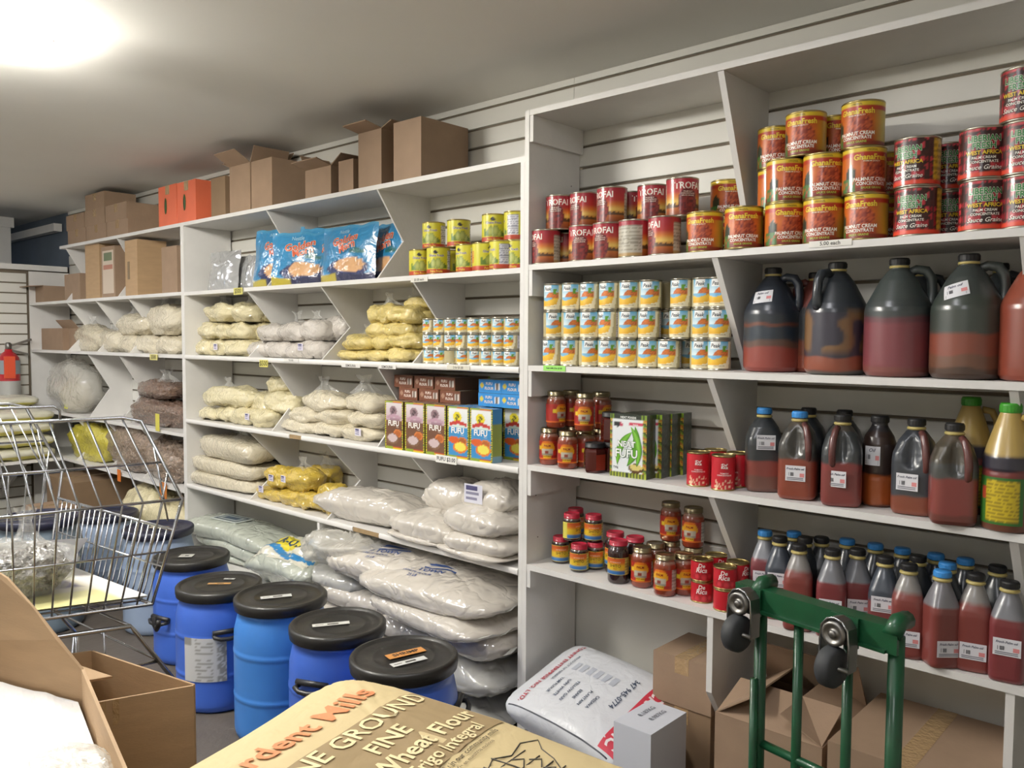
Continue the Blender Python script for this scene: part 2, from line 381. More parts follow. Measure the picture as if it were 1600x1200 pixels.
# ================================================================= tins
WHITE = C('f2f0ea')
def cyl(R, zc, th0=0): return lambda x, y: (R*math.sin(x/R+th0), -R*math.cos(x/R+th0), zc+y)
def face_cam(X, Y, off=0): return math.atan2(-X, DC+Y)+off
def make_can(name, cat, R, H, paint, texts=(), rim='tin', z0=.005, z1=None, nth=72, nz=28, shape=None, m='print'):
    """tin with rolled rims, a printed wrap (bent lettering included) and a recessed lid"""
    z1 = z1 if z1 is not None else H-.005
    pr = [(R-.004, 0), (R-.0002, 0), (R+.0009, .0015), (R+.0009, .0035), (R-.0006, .005), (R-.0006, H-.005), (R+.0009, H-.0035), (R+.0009, H-.001), (R, H), (R-.0025, H)]
    body = MB().lathe(pr, 36, cap=False).build(name, rim)
    body['category'] = cat
    lid = MB().lathe([(0.0005, 0), (R*.55, 0), (R*.6, .0008), (R*.62, 0), (R*.82, .0), (R*.86, .001), (R-.0025, .0005), (R-.0024, .0035)], 36, cap=False).build('lid', rim, body, (0, 0, H-.0036))
    b = MB(); r = R+.0002
    b.grid(lambda u, v: (r*math.sin((u-.5)*2*math.pi), -r*math.cos((u-.5)*2*math.pi), z0+(z1-z0)*v), nth, nz, wrap=True, col=lambda u, v: paint((u-.5)*2*math.pi, v))
    for ti, t in enumerate(texts):                    # (string, size, angle, height, colour, bold, widen)
        s, size, th, h, c = t[:5]
        b.text(s, size, cyl(R+.0005+.00014*ti, z0+(z1-z0)*h, th), C(c), t[5] if len(t) > 5 else .01, sxx=t[6] if len(t) > 6 else 1, shear=t[7] if len(t) > 7 else 0)
    b.build('label', m, body)
    return body
def lines(th, h, a, b, n, c0, c1):                    # small print: alternating lines
    return c1 if (h*n) % 1 < .45 and hsh(int(h*n), int(th*30)) > .25 else c0
def p_trofai(th, h):
    if th > 1.5 or th < -1.9:
        return lines(th, h, 0, 1, 18, C('b9b3a2'), C('8f897a')) if .08 < h < .86 else (C('9c1f30') if h >= .86 else C('a98a56'))
    c = ramp(h, [(0, C('7b3c18')), (.16, C('a8561e')), (.27, C('c98630')), (.36, C('e0bf62')), (.5, C('cf7a2e')), (.64, C('b0302c')), (1, C('9e1b2e'))])
    if .20 < h < .26+.07*hsh(int(th*16), 3): c = C('54361c')
    d = ((th+.25)/.62)**2+((h-.36)/.40)**2
    if d < 1: c = mixc(C('8c2622'), C('4c0c12'), hsh(int(th*20), int(h*17)))
    return c
TROFAI = Kind(lambda: make_can('tin_can', 'tin', .0492, .118, p_trofai, (('TROFAI', .0275, -.2, .80, 'f3ede2', .022, .95), ('PALM NUT', .0058, -.25, .64, 'f0d8c8'), ('CONCENTRATE', .0058, -.25, .585, 'f0d8c8'), ('SAUCE GRAINE', .0058, -.25, .53, 'f0d8c8'))))
def p_ghana(th, h):
    if h > .905: return C('d9bd2a')
    if abs(th) > 2.0: return lines(th, h, 0, 1, 20, C('8d8473'), C('6b6353'))
    c = mixc(C('96280f'), C('c8661a'), 1-abs(h-.55)*2)
    if abs(th) > .75: c = mixc(c, C('c8b03a') if th > 0 else C('c8681f'), min(1, (abs(th)-.75)*1.6))
    if h < .10: c = C('7c2a12')
    d = ((th-.1)/.62)**2+((h-.48)/.25)**2
    if d < 1: c = mixc(C('6d130e'), C('c85e30'), hsh(int(th*26), int(h*24)))
    if -1.25 < th < -.72 and .3 < h < .62-.5*abs(th+.98): c = C('23301f')
    if -1.5 < th < -.75 and h < .3 and hsh(int(th*20), int(h*12)) > .35: c = C('3d6b2b')
    if .80 < h <= .905: c = C('b03216')
    return c
GHANA = Kind(lambda: make_can('tin_can', 'tin', .0525, .118, p_ghana, (('GhanaFresh', .0195, 0, .78, 'e9cf3a', .03, .95), ('PREMIUM QUALITY', .005, 0, .69, 'f0e6c8'), ('ORIGINAL', .006, 0, .95, '6b4a14'), ('PALMNUT CREAM', .0125, 0, .27, 'f4efe2', .025, .9), ('CONCENTRATE', .0115, 0, .17, 'f4efe2', .025, .9), ('SAUCE GRAINE', .0075, 0, .075, 'b5c44a', .02)), 'gold_tin'))
def p_liber(th, h):
    if h < .09: return C('d8452a')
    if 1.15 < th < 1.75: return lines(th, h, 0, 1, 20, C('d9b733'), C('a88a1e'))
    if abs(th) > 2.3: return C('2d4a22')
    c = mixc(C('2a1512'), C('46201a'), hsh(int(th*9), int(h*8)))
    u, v = th*5.2, h*6.5; i, j = math.floor(u), math.floor(v)
    if (u-i-.5)**2+(v-j-.5)**2 < .18 and hsh(i, j) > .38: c = mixc(C('8e1420'), C('d0404a'), hsh(j, i))
    return c
def lib_texts():
    t = []
    for c, bo in (('e8e4d8', .07), ('2f7d3c', .03)): t += [('LIBERIAN', .0195, -.05, .78+(0 if bo > .05 else .0), c, bo, .9), ('FRESH', .0195, -.05, .63, c, bo, .95)]
    return tuple(t)+(('WEST AFRICA', .0125, -.05, .49, 'e6c52c', .03), ('PALM CREAM', .0085, -.05, .385, 'f0ece2', .02), ('CONCENTRATE', .0085, -.05, .30, 'f0ece2', .02), ('Sauce Graine', .0145, -.05, .18, 'f0ece2', .01, 1, .35))
LIBER = Kind(lambda: make_can('tin_can', 'tin', .0525, .119, p_liber, lib_texts()))
def p_peak(th, h):
    if th > 1.05-.25*(1-h)**2 or th < -1.1:
        if 1.3 < th < 2.5: return lines(th, h, 0, 1, 16, C('d6d3da'), C('9c98a6'))
        return C('b8ad86')
    edge = .74-1.1*max(0, .5-h)**1.3
    if th > edge or h < .12+.10*max(0, th+.3): return C('efe6c4')
    if h < .40+.05*math.sin(th*3): return mixc(C('e0a012'), C('f2c845'), h*2.5)
    if h < .50: return C('7ab8dc') if th < .1 else C('d8902a')
    if .62 < h < .84 and abs(th-.42) < .22 and hsh(int(th*20), int(h*18)) > .2: return C('5f9c2c')
    if h < .70 and th > -.6+(h-.5)*2.2: return C('d87a34') if hsh(int(th*14), int(h*30)) > .35 else C('b8603a')
    if h > .73 and -.80 < th < .02+(h-.9)*.5: return C('f2f3f0')
    return mixc(C('d6e6ea'), C('5cb0d8'), (h-.5)*1.9)
def peak(R, H): return lambda: make_can('milk_tin', 'tin', R, H, p_peak, (('Peak', H*.175, -.40, .84, '17202c', .015, .9, .25), ('evaporated milk', H*.055, -.05, .1, '9a7a2a')), 'tin', .006, H-.006)
PEAK = Kind(peak(.0362, .0925)); PEAKS = Kind(peak(.0303, .0585))
def p_yel(th, h):
    if h < .15: return C('b8401e')
    if 1.0 < th < 2.0: return lines(th, h, 0, 1, 16, C('d6d6dc'), C('8f8f9c')) if h < .9 else C('c9c024')
    if -2.6 < th < -1.6 and .25 < h < .75: return lines(th, h, 0, 1, 16, C('d8a03a'), C('b05a22'))
    for cx, cz, r in ((-.28, .38, .24), (.12, .40, .26), (.0, .27, .2), (.42, .30, .2)):
        d = ((th-cx)/(r*1.05))**2+((h-cz)/(r*.8))**2
        if d < 1: return mixc(C('b9bf6a'), C('7f8f3a'), d)
    if .2 < h < .3+.2*hsh(int(th*9)) and abs(th) < .95: return C('5d7a24')
    d = ((th+.1)/.2)**2+((h-.83)/.07)**2
    if d < 1: return C('1e1a22')
    return mixc(C('c9c31f'), C('d6cf3a'), h)
YELLOW = Kind(lambda: make_can('tin_can', 'tin', .0455, .106, p_yel, (('Ghana Fresh', .0125, -.05, .70, 'efe9f0', .05), ('Ghana Fresh', .0125, -.05, .70, '3a2348', .012), ('Palm Fruits', .0115, -.05, .07, 'e8c83a', .02)), 'gold_tin'))
def p_rica(th, h):
    c = C('c01f2c')
    for cx, cz, r in ((-.45, .2, .3), (.2, .17, .34), (.75, .22, .28)):
        d = ((th-cx)/r)**2+((h-cz)/(r*.75))**2
        if d < 1: c = mixc(C('d8404a'), C('8e1018'), d)
    return c
def p_rica_tall(th, h):
    if abs(th) < .42 and .60 < h < .86:
        d = (th/.36)**2+((h-.73)/.1)**2
        return C('c01f2c') if .75 < d or d < .55 else C('efe6e4')
    if h < .3 and abs(th) < .9 and hsh(int(th*12), int(h*16)) > .66: return C('e8c8a8')
    return C('c4202e')
RICA = Kind(lambda: make_can('tomato_tin', 'tin', .033, .064, p_rica, (('De', .017, -.05, .80, 'f6f0ea', .02, 1, .2), ('Rica', .020, -.05, .55, 'f6f0ea', .02, 1, .2)), 'gold_tin', nth=60, nz=20))
RICAT = Kind(lambda: make_can('tomato_tin', 'tin', .0335, .102, p_rica_tall, (('De', .0105, 0, .765, 'f6f0ea', .02), ('Rica', .0115, 0, .69, 'f6f0ea', .02), ('TOMATO', .0058, 0, .50, 'f6f0ea'), ('CONCENTRATE', .0058, 0, .44, 'f6f0ea')), 'gold_tin', nth=60))
def px_can(K, px, Y, z, off, label, group):
    X = sx(px, Y, z+.05); return K.put((X, Y, z), face_cam(X, Y, off), label, group)
g = 'red palm tins on the near shelf'
for i, (px, off) in enumerate(((853, -.95), (912, -.05), (950, -.35), (991, 2.4), (1038, -.95))):
    w = ['leftmost, by the side panel', 'second full one from the left', 'third, under the tallest pile', 'turned to its pale back panel', 'rightmost, next to an orange tin'][i]
    px_can(TROFAI, px, -.235, Z1, off, 'red sunset palm tin in the bottom row, '+w, g)
px_can(TROFAI, 884, -.125, Z1, -.9, 'red palm tin standing back in the bottom row behind two others', g)
px_can(TROFAI, 935, -.12, Z1, .2, 'red palm tin hidden behind the second and third bottom-row tins', g)
px_can(TROFAI, 975, -.115, Z1, .5, 'red palm tin standing behind the pale turned tin', g)
px_can(TROFAI, 1032, -.1, Z1, 1.0, 'red palm tin in the back of the bottom row beside the orange tins', g)
for i, (px, Y, off) in enumerate(((875, -.19, -.1), (913, -.18, -.55), (956, -.2, -.6), (1020, -.15, .05), (1066, -.185, .6))):
    px_can(TROFAI, px, Y, Z1+.1185, off, 'red sunset palm tin in the upper row, '+['leftmost', 'second from the left', 'third from the left', 'fourth, next after the gap', 'rightmost'][i], g)
px_can(TROFAI, 985, -.09, Z1+.1185, 1.2, 'red palm tin at the back of the upper row in the gap', g)
g = 'orange palmnut tins on the near shelf'
for px, Y, lv, off, l in ((1101, -.235, 0, -.35, 'left of the slanting divider, its small print turned right'), (1162, -.245, 0, -.05, 'right in front of the slanting divider foot'), (1137, -.062, 1, .25, 'upper one half behind the slanting divider'), (1137, -.062, 0, .2, 'lower one behind the slanting divider'),
        (1226, -.23, 0, .35, 'bottom row, left of the right bay'), (1287, -.235, 0, -.2, 'bottom row, middle of the right bay'), (1353, -.235, 0, -.35, 'bottom row, right end of the stack'),
        (1228, -.225, 1, .35, 'middle row, left of the right bay'), (1287, -.225, 1, .15, 'middle row, centre of the stack'), (1350, -.225, 1, .35, 'middle row, right end of the stack'),
        (1259, -.215, 2, -.3, 'top row, left of the two in front'), (1348, -.215, 2, -.3, 'top row, right end'), (1213, -.12, 2, -.1, 'top row, half hidden at the left'), (1305, -.12, 2, .4, 'top row, set back between two others'),
        (1213, -.12, 1, .6, 'back row, second level, at the far left of the right bay'), (1213, -.12, 0, .6, 'back row, lowest, at the far left of the right bay'),
        (1300, -.12, 1, .6, 'back row, second level, behind the stack centre'), (1300, -.12, 0, .6, 'back row, lowest, behind the stack centre'), (1385, -.12, 1, .5, 'second level, peeping out behind the right end'), (1385, -.12, 0, .5, 'lowest, peeping out behind the right end')):
    px_can(GHANA, px, Y, Z1+.1185*lv, off, 'orange yellow-rimmed palmnut tin, '+l, g)
g = 'dark fruit tins at the right of the near shelf'
for px, Y, lv, off, l in ((1433, -.235, 0, -.25, 'front left column, bottom'), (1433, -.235, 1, -.45, 'front left column, top'), (1482, -.12, 0, .1, 'set back in the middle, bottom'), (1482, -.12, 1, .1, 'set back in the middle, top'),
        (1537, -.235, 0, .1, 'second front column, bottom'), (1537, -.235, 1, .05, 'second front column, top'), (1604, -.235, 0, .1, 'right edge column, bottom'), (1604, -.235, 1, .1, 'right edge column, middle'), (1604, -.235, 2, -.2, 'right edge column, top')):
    px_can(LIBER, px, Y, Z1+.1195*lv, off, 'dark red tin printed with fruit and green letters, '+l, g)
g = 'milk tins on the near shelf'
MILK = [([864.6, 892, 919, 948, 978.5, 1008, 1042, 1097, 1132], [-.6, -.4, .3, -.05, 0, 0, -.2, .05, .1], (1069, .9)),
        ([865.7, 893, 920, 950, 979, 1009.5, 1064, 1098, 1131], [.25, .2, -.1, -.65, 0, -.25, -.15, .05, .15], (1040, .6)),
        ([866.5, 893.5, 922, 951, 981, 1014, 1066, 1100, 1132], [-.35, -.2, -.5, -.4, -.05, .1, -.3, 0, .1], (1042, 1.5))]
for lv, (pxs, offs, bk) in enumerate(MILK):
    row = ['bottom', 'middle', 'top'][lv]; z = Z2+lv*.093; xs = []
    for i, px in enumerate(pxs):
        Yk = -.238+.072*i/8; X = sx(px, Yk, z+.046); X = min(max(X, xs[-1]+.071) if xs else X, -1.212); xs.append(X)
        PEAK.put((X, Yk, z), face_cam(X, Yk, offs[i]), 'yellow and blue milk tin on the near shelf, %s row, %s from the left' % (row, ORD[i]), g)
    X = sx(bk[0], -.095, z+.046); PEAK.put((X, -.095, z), face_cam(X, -.095, bk[1]), 'yellow and blue milk tin set back in the gap of the %s row' % row, g)
g = 'small milk tins beside the yellow bags'
OFS = [[-.9, -.5, -.25, -.2, -.15, -.1, .1, .15], [-.35, -.8, -.3, -.9, -.1, -.1, .1, -.6], [.1, -.35, 1.4, .1, .3, .3, .2, -.3]]
for lv in range(3):
    for i in range(8):
        X = sx(674, -.235, M2+.09)+i*.0622; PEAKS.put((X, -.24, M2+lv*.059), face_cam(X, -.24, OFS[2-lv][i]), 'small blue milk tin beside the yellow bags, %s row, %s from the left' % (['bottom', 'middle', 'top'][lv], ORD[i]), g)
g = 'yellow palm fruit tins'
for i, (px, Y, off) in enumerate(((657, -.215, .0), (685, -.235, -.15), (731, -.225, -.75), (757, -.225, .6), (784, -.235, -1.2), (809, -.2, -.6))):
    px_can(YELLOW, px, Y, M1, off, 'yellow palm fruit tin, bottom row, %s from the left' % ORD[i], g)
px_can(YELLOW, 708, -.12, M1, .9, 'yellow palm fruit tin standing back in the bottom row', g)
px_can(YELLOW, 783, -.12, M1, .9, 'yellow palm fruit tin at the back under the right pair', g)
for i, (px, Y, off) in enumerate(((678, -.19, -.35), (717, -.175, .2), (772, -.19, .0), (807, -.185, -1.8))):
    px_can(YELLOW, px, Y, M1+.1065, off, 'yellow palm fruit tin, top row, '+['leftmost', 'second from the left', 'third from the left', 'rightmost, against the post'][i], g)
g = 'tall red tomato tins'
for px, Y, off, l in ((1091, -.235, 0, 'front left'), (1130, -.245, .1, 'front right'), (1118, -.15, .6, 'back left'), (1153, -.165, -.6, 'back right by the divider')):
    px_can(RICAT, px, Y, Z3, off, 'tall red tomato tin beside the green banana boxes, '+l, g)
g = 'short red tomato tins'
for px, Y, off, l in ((1097, -.225, .0, 'front left'), (1133, -.25, -.05, 'front right'), (1119, -.15, .5, 'back left'), (1153, -.18, .9, 'back right by the divider')):
    for lv in (0, 1): px_can(RICA, px, Y, Z4+lv*.0645, off+(.9 if (px, lv) == (1133, 0) else 0), 'short red tomato tin on the lowest near shelf, %s, %s' % (l, ['lower', 'upper'][lv]), g)

# ================================================================= jars
def make_jar(name, R, H, content, lid, paint, texts, lz=(.2, .62), hex_=False, lidh=.016, head=.06):
    n = 6 if hex_ else 32
    pr = [(R*.7, 0), (R*.92, .002), (R, .009), (R, H*.70), (R*.97, H*.76), (R*.86, H*.82), (R*.80, H*.84), (R*.80, H-lidh)]
    cc = C(content)
    body = MB().lathe(pr, n, col=lambda t, z: mixc(cc, C('a89a86'), .55) if z > H*(.84-head) and not hex_ else cc, smooth=not hex_).build(name, 'glass_content'); body['category'] = 'jar'
    r2 = R*.88
    b = MB().lathe([(r2-.002, H-lidh), (r2, H-lidh), (r2, H-lidh*.82), (r2*.98, H-lidh*.8), (r2*.98, H-.003), (r2*.95, H-.0005), (r2*.88, H), (r2*.86, H-.0012), (.001, H-.0012)], 32, cap=False); b.build('lid', lid, body)
    b = MB(); z0, z1 = H*lz[0], H*lz[1]; rr = R+.0004
    if hex_:
        for k, c in ((1, C('c9b32a')), (3, C('c9b32a')), (0, C('96301c'))):
            P = lambda a, z: ((R+.0005)*math.sin(a), -(R+.0005)*math.cos(a), z); a0, a1 = 2*math.pi*k/6, 2*math.pi*(k+1)/6
            MB().add([P(a0, z0), P(a1, z0), P(a1, z1), P(a0, z1)], [(0, 1, 2, 3)], 0, False, c).build('label', 'print', body)
        return body
    b.grid(lambda u, v: (rr*math.sin((u-.5)*4.4), -rr*math.cos((u-.5)*4.4), z0+(z1-z0)*v), 48, 20, col=lambda u, v: paint((u-.5)*4.4, v))
    for ti, t in enumerate(texts): b.text(t[0], t[1], cyl(R+.0008+.00014*ti, z0+(z1-z0)*t[3], t[2]), C(t[4]), t[5] if len(t) > 5 else .01)
    b.build('label', 'print', body)
    return body
def p_soup(th, h):
    if th > 1.1: return lines(th, h, 0, 1, 14, C('b8b4ac'), C('87837c'))
    c = C('a3261e')
    d = (th/.75)**2+((h-.62)/.42)**2
    if h < .1: return C('d86a22')
    if d < 1 and h > .45: c = C('e0a01c') if h < .86 else C('d8701a')
    if .24 < h < .56 and abs(th) < .62: c = C('b9b2a2') if h > .3 else C('8e887a')
    if .32 < h < .5 and abs(th+.05) < .22: c = C('8a3a2c')
    if h < .24 and abs(th) < .42: c = C('e0b41e')
    if abs(th-.8) < .18 and .2 < h < .5: c = C('c42a1c')
    if abs(th+.85) < .2 and .5 < h < .75: c = C('e0c22c')
    return c
SOUP = Kind(lambda: make_jar('sauce_jar', .0345, .127, '8a3a24', 'brass_lid', p_soup, (('PALM', .010, 0, .74, '8a1a14', .03), ('SOUP BASE', .0055, 0, .17, '5a1410', .02)), (.16, .66)))
def p_shito(th, h):
    if abs(th) > 1.55 or h < .05 or h > .96: return C('d9cf5a')
    if th > .95: return lines(th, h, 0, 1, 14, C('cfc86a'), C('9a944a'))
    return ramp(h, [(0, C('2f62a0')), (.2, C('3a78b8')), (.3, C('d8b42a')), (.52, C('e0c02c')), (.72, C('d8702a')), (1, C('c8502a'))])
sht = lambda s: (('HOT PEPPER SAUCE', .0042*s, 0, .74, 'efe6d8'), ('SHITO', .0135*s, 0, .53, 'e8c22c', .06), ('SHITO', .0135*s, 0, .53, '4a2418', .012), ('MILD', .005*s, 0, .36, 'c0401e'), ('*', .012*s, 0, .90, '101010', .04))
SHITO = Kind(lambda: make_jar('sauce_jar', .0318, .093, '2a1a18', 'cap_red', p_shito, sht(1), (.10, .70), lidh=.017))
SHITOT = Kind(lambda: make_jar('sauce_jar', .0345, .138, '33201e', 'cap_red', p_shito, sht(1), (.22, .62), lidh=.016, head=.0))
HEXJ = Kind(lambda: make_jar('sauce_jar', .037, .098, '4a1210', 'cap_black', None, (), (.1, .62), True))
g = 'palm soup jars on the near shelves'
for px, Y, lv, off, l in ((858, -.225, 0, -.2, 'lower left corner'), (887, -.25, 0, -.1, 'lower row, second from the left'), (915, -.185, 0, .7, 'lower row, behind the hexagonal jar'), (868, -.205, 1, .75, 'upper row, left, label turned right'), (913, -.215, 1, -.05, 'upper row, front right'),
        (893, -.125, 0, .4, 'lower row at the back, left'), (939, -.12, 0, .4, 'lower row at the back, right'), (892, -.125, 1, .9, 'upper row at the back, left'), (939, -.12, 1, .8, 'upper row at the back, right')):
    X = sx(px, Y, Z3+.06); SOUP.put((X, Y, Z3+.1275*lv), face_cam(X, Y, off), 'red palm soup jar on the middle near shelf, '+l, g)
for px, Y, lv, off, l in ((1003, -.225, 0, -.15, 'lower row, front left'), (1039, -.25, 0, -.5, 'lower row, front right'), (1069, -.2, 0, .3, 'lower row, behind the front right one'), (1024, -.15, 0, .4, 'lower row, set back at the left'), (1048, -.09, 0, .3, 'lower back left under the pair'), (1083, -.115, 0, .3, 'lower back right under the pair'),
        (1047, -.09, 1, .05, 'upper pair, left'), (1082, -.115, 1, -.35, 'upper pair, right')):
    X = sx(px, Y, Z4+.06); SOUP.put((X, Y, Z4+.1275*lv), face_cam(X, Y, off), 'red palm soup jar on the lowest near shelf, '+l, g)
g = 'pepper sauce jars'
for px, Y, lv, off, l in ((876, -.185, 0, .05, 'lower row, left'), (905, -.225, 0, -.05, 'lower row, front middle'), (930, -.165, 0, .0, 'lower row, right'), (893, -.2, 1, 1.0, 'upper, front left with its label turned'), (927, -.165, 1, .05, 'upper right'), (899, -.125, 1, .4, 'upper back'), (897, -.12, 0, .4, 'lower row, back')):
    X = sx(px, Y, Z4+.05); SHITO.put((X, Y, Z4+.0935*lv), face_cam(X, Y, off), 'small red-lidded pepper sauce jar, '+l, g)
for px, Y, off, l in ((966, -.24, -.3, 'front'), (961, -.155, -.6, 'back left'), (992, -.165, .8, 'back right')):
    X = sx(px, Y, Z4+.06); SHITOT.put((X, Y, Z4), face_cam(X, Y, off), 'tall dark red-lidded pepper sauce jar, '+l, g)
g = 'hexagonal sauce jars'
for px, Y, lv, off, l in ((929, -.255, 0, .15, 'in front'), (957, -.2, 0, .6, 'set back, lower'), (955, -.2, 1, .3, 'stacked beside the green box')):
    X = sx(px, Y, Z3+.05); HEXJ.put((X, Y, Z3+.0985*lv), face_cam(X, Y, off), 'dark hexagonal sauce jar with yellow side label, '+l, g)

# ================================================================= oil jugs and bottles
def loft(b, prof, n, sq, col, steps=44, mod=None, m=0):
    zs = [p[1] for p in prof]; vs = []; cs = []
    zz = sorted(set([zs[0]+(zs[-1]-zs[0])*i/steps for i in range(steps+1)]+zs))
    for z in zz:
        r = float(np.interp(z, zs, [p[0] for p in prof]))
        q_ = sq(z) if callable(sq) else sq
        for i in range(n):
            t = 2*math.pi*i/n-math.pi; c, q = math.cos(t), math.sin(t)
            R = r if q_ == 1 else r/((abs(c)**(2/q_)+abs(q)**(2/q_))**(q_/2))
            if mod: R *= mod(t, z)
            vs.append((R*q, -R*c, z)); cs.append(col(t, z))
    k = len(zz)
    fs = [(j*n+i, j*n+(i+1) % n, (j+1)*n+(i+1) % n, (j+1)*n+i) for j in range(k-1) for i in range(n)]+[tuple(range(n))[::-1], tuple(range((k-1)*n, k*n))]
    b.add(vs, fs, m, True, cs)
def layers(stops, seed, wav=.004):
    """colour of settled oil against height, the boundaries wandering a little"""
    st = [(z, C(c)) for z, c in stops]
    def f(t, z):
        z2 = z+wav*noise.noise(Vector((math.cos(t)*1.5+seed, math.sin(t)*1.5, z*14)))*2
        for (za, ca), (zb, cb) in zip(st, st[1:]):
            if z2 < zb: return mixc(ca, cb, (z2-zb+.005)/.005) if z2 > zb-.005 else ca
        return st[-1][1]
    return f
def sticker(par, w, h, fn, lines_=('Palm oil',), thin=False):
    b = MB(); b.grid(lambda u, v: fn((u-.5)*w, (v-.5)*h, .0006), 8, 4, col=C('dcdce0'))
    for i, s in enumerate(lines_): b.text(s, h*.26 if len(s) < 10 else h*.19, lambda x, y: fn(x-w*.02, y+h*.29-i*h*.2, .0011), C('20264a'), .01, shear=.3)
    for i in range(12):
        if hsh(i, 5) > .3: x = -w*.42+i*w*.028; b.add([fn(x+a, y, .0011) for a, y in ((0, -h*.18), (w*.016, -h*.18), (w*.016, h*.06), (0, h*.06))], [(0, 1, 2, 3)], 0, False, C('2c2c30'))
    b.add([fn(x, y, .0011) for x, y in ((w*.22, -h*.22), (w*.44, -h*.22), (w*.44, h*.02), (w*.22, h*.02))], [(0, 1, 2, 3)], 0, False, C('d88a8a'))
    for r in (-.32, -.42): b.add([fn(x, y, .0011) for x, y in ((-w*.42, h*r), (w*.4, h*r), (w*.4, h*(r+.05)), (-w*.42, h*(r+.05)))], [(0, 1, 2, 3)], 0, False, C('77777f'))
    return b.build('sticker', 'print_card', par)
def cap(par, r, h, z, m, ridge=True):
    b = MB(); b.lathe([(r, 0), (r*1.02, .002), (r*1.02, h*.8), (r*.94, h), (.001, h)], 24, cap=False)
    if ridge: b.lathe([(r*1.06, h*.1), (r*1.06, h*.75)], 20, smooth=False, cap=False)
    return b.build('cap', m, par, (0, 0, z))
G_PROF = [(.060, 0), (.072, .003), (.079, .014), (.080, .03), (.080, .165), (.0785, .176), (.073, .19), (.045, .245), (.028, .268), (.0215, .274), (.0215, .290)]
def gallon(stops, seed, label, stick=None, blot=None):
    b = MB(); f = layers(stops, seed)
    def col(t, z):
        c = f(t, z)
        if blot:
            v = noise.noise(Vector((math.sin(t)*1.6+seed, math.cos(t)*1.6, z*16)))
            if blot[0]-.02 < z < blot[1]+.02: c = mixc(c, C(blot[2]), min(1, max(0, (v-.02)/.10))*min(1, max(0, min(z-blot[0]+.02, blot[1]+.02-z)/.02)))
        return c
    loft(b, G_PROF, 64 if blot else 40, 1, col, 90 if blot else 60)
    o = b.build('oil_jug', 'liquid'); tag(o, label, 'jug', 'one gallon oil jugs')
    hb = MB(); hb.tube([(.020, 0, .262), (.040, 0, .272), (.062, 0, .268), (.074, 0, .250), (.077, 0, .22), (.076, 0, .19), (.070, 0, .178)], [.011, .012, .013, .012, .012, .013, .014], 10, col=C(stops[-1][1])); hb.build('handle', 'liquid', o)
    MB().lathe([(.0235, 0), (.0235, .006)], 24).build('neck_ring', 'neck_yellow', o, (0, 0, .276))
    cap(o, .023, .017, .284, 'cap_black')
    if stick:
        th, z, tilt = stick
        def fn(x, y, e):
            xx, yy = x*math.cos(tilt)-y*math.sin(tilt), x*math.sin(tilt)+y*math.cos(tilt); zz = z+yy*.82; R = float(np.interp(zz, [p[1] for p in G_PROF], [p[0] for p in G_PROF]))+.0012+e
            return (R*math.sin(th+xx/R), -R*math.cos(th+xx/R), zz)
        sticker(o, .058, .042, fn, ('Palm oil',))
    return o
RED1, RED2, SLATE, BLUE, GRN = '7c3b32', '83402e', '33383c', '2a3038', '3c423c'
def put(o, px, Y, z, rz): X = sx(px, Y, z+.1); o.location = (X, Y, z); o.rotation_euler.z = rz if rz is not None else 0; return o
put(gallon([(0, '8a3f36'), (.075, '5e463c'), (.092, '2b3540'), (.132, '70402f'), (.142, '2c333a'), (.17, '2a303a')], 1, 'gallon oil jug banded dark and red, white sticker on its shoulder, leftmost', (-.15, .215, .12)), 1206, -.135, Z2, .1)
put(gallon([(0, '8a4634'), (.05, '74402f'), (.10, '3a3c3e'), (.2, '7a4038')], 2, 'gallon oil jug half hidden behind the blotchy one'), 1272, -.075, Z2, math.pi*.97).scale = (.8, .8, .95)
put(gallon([(0, '55504a'), (.012, '8a4a36'), (.052, '34323e'), (.17, '2b3038'), (.2, '2e3338')], 3, 'gallon oil jug with orange blotches, its handle towards the camera', None, (.07, .16, '7a5a3a')), 1306, -.185, Z2, -1.9)
put(gallon([(0, '7a4640'), (.03, '7c3e44'), (.14, '66383f'), (.155, '3c4242'), (.2, '3f4644')], 4, 'gallon oil jug, mostly plain dull red with a grey shoulder'), 1402, -.195, Z2, .35)
put(gallon([(0, '4c3a30'), (.03, '6e4a38'), (.06, '834636'), (.112, '3d443e'), (.2, '3a403e')], 5, 'gallon oil jug half red, half grey-green, white sticker on its shoulder', (-.45, .212, .32)), 1510, -.205, Z2, .25)
put(gallon([(0, '86402f'), (.18, '8a4634')], 6, 'red oil jug cut off by the right edge of the picture'), 1622, -.2, Z2, .5)
put(gallon([(0, '4a3a34'), (.1, '33383a')], 7, 'dark gallon oil jug at the back behind the plain red one'), 1437, -.07, Z2, .6).scale = (.76, .76, .95)
put(gallon([(0, '4a3a34'), (.1, '33383a')], 8, 'dark gallon oil jug at the back, right of the grey-green one'), 1560, -.07, Z2, .9).scale = (.76, .76, .95)
H_PROF = [(.036, 0), (.046, .003), (.0505, .012), (.051, .03), (.051, .135), (.049, .155), (.040, .185), (.024, .208), (.0185, .213), (.0185, .228)]
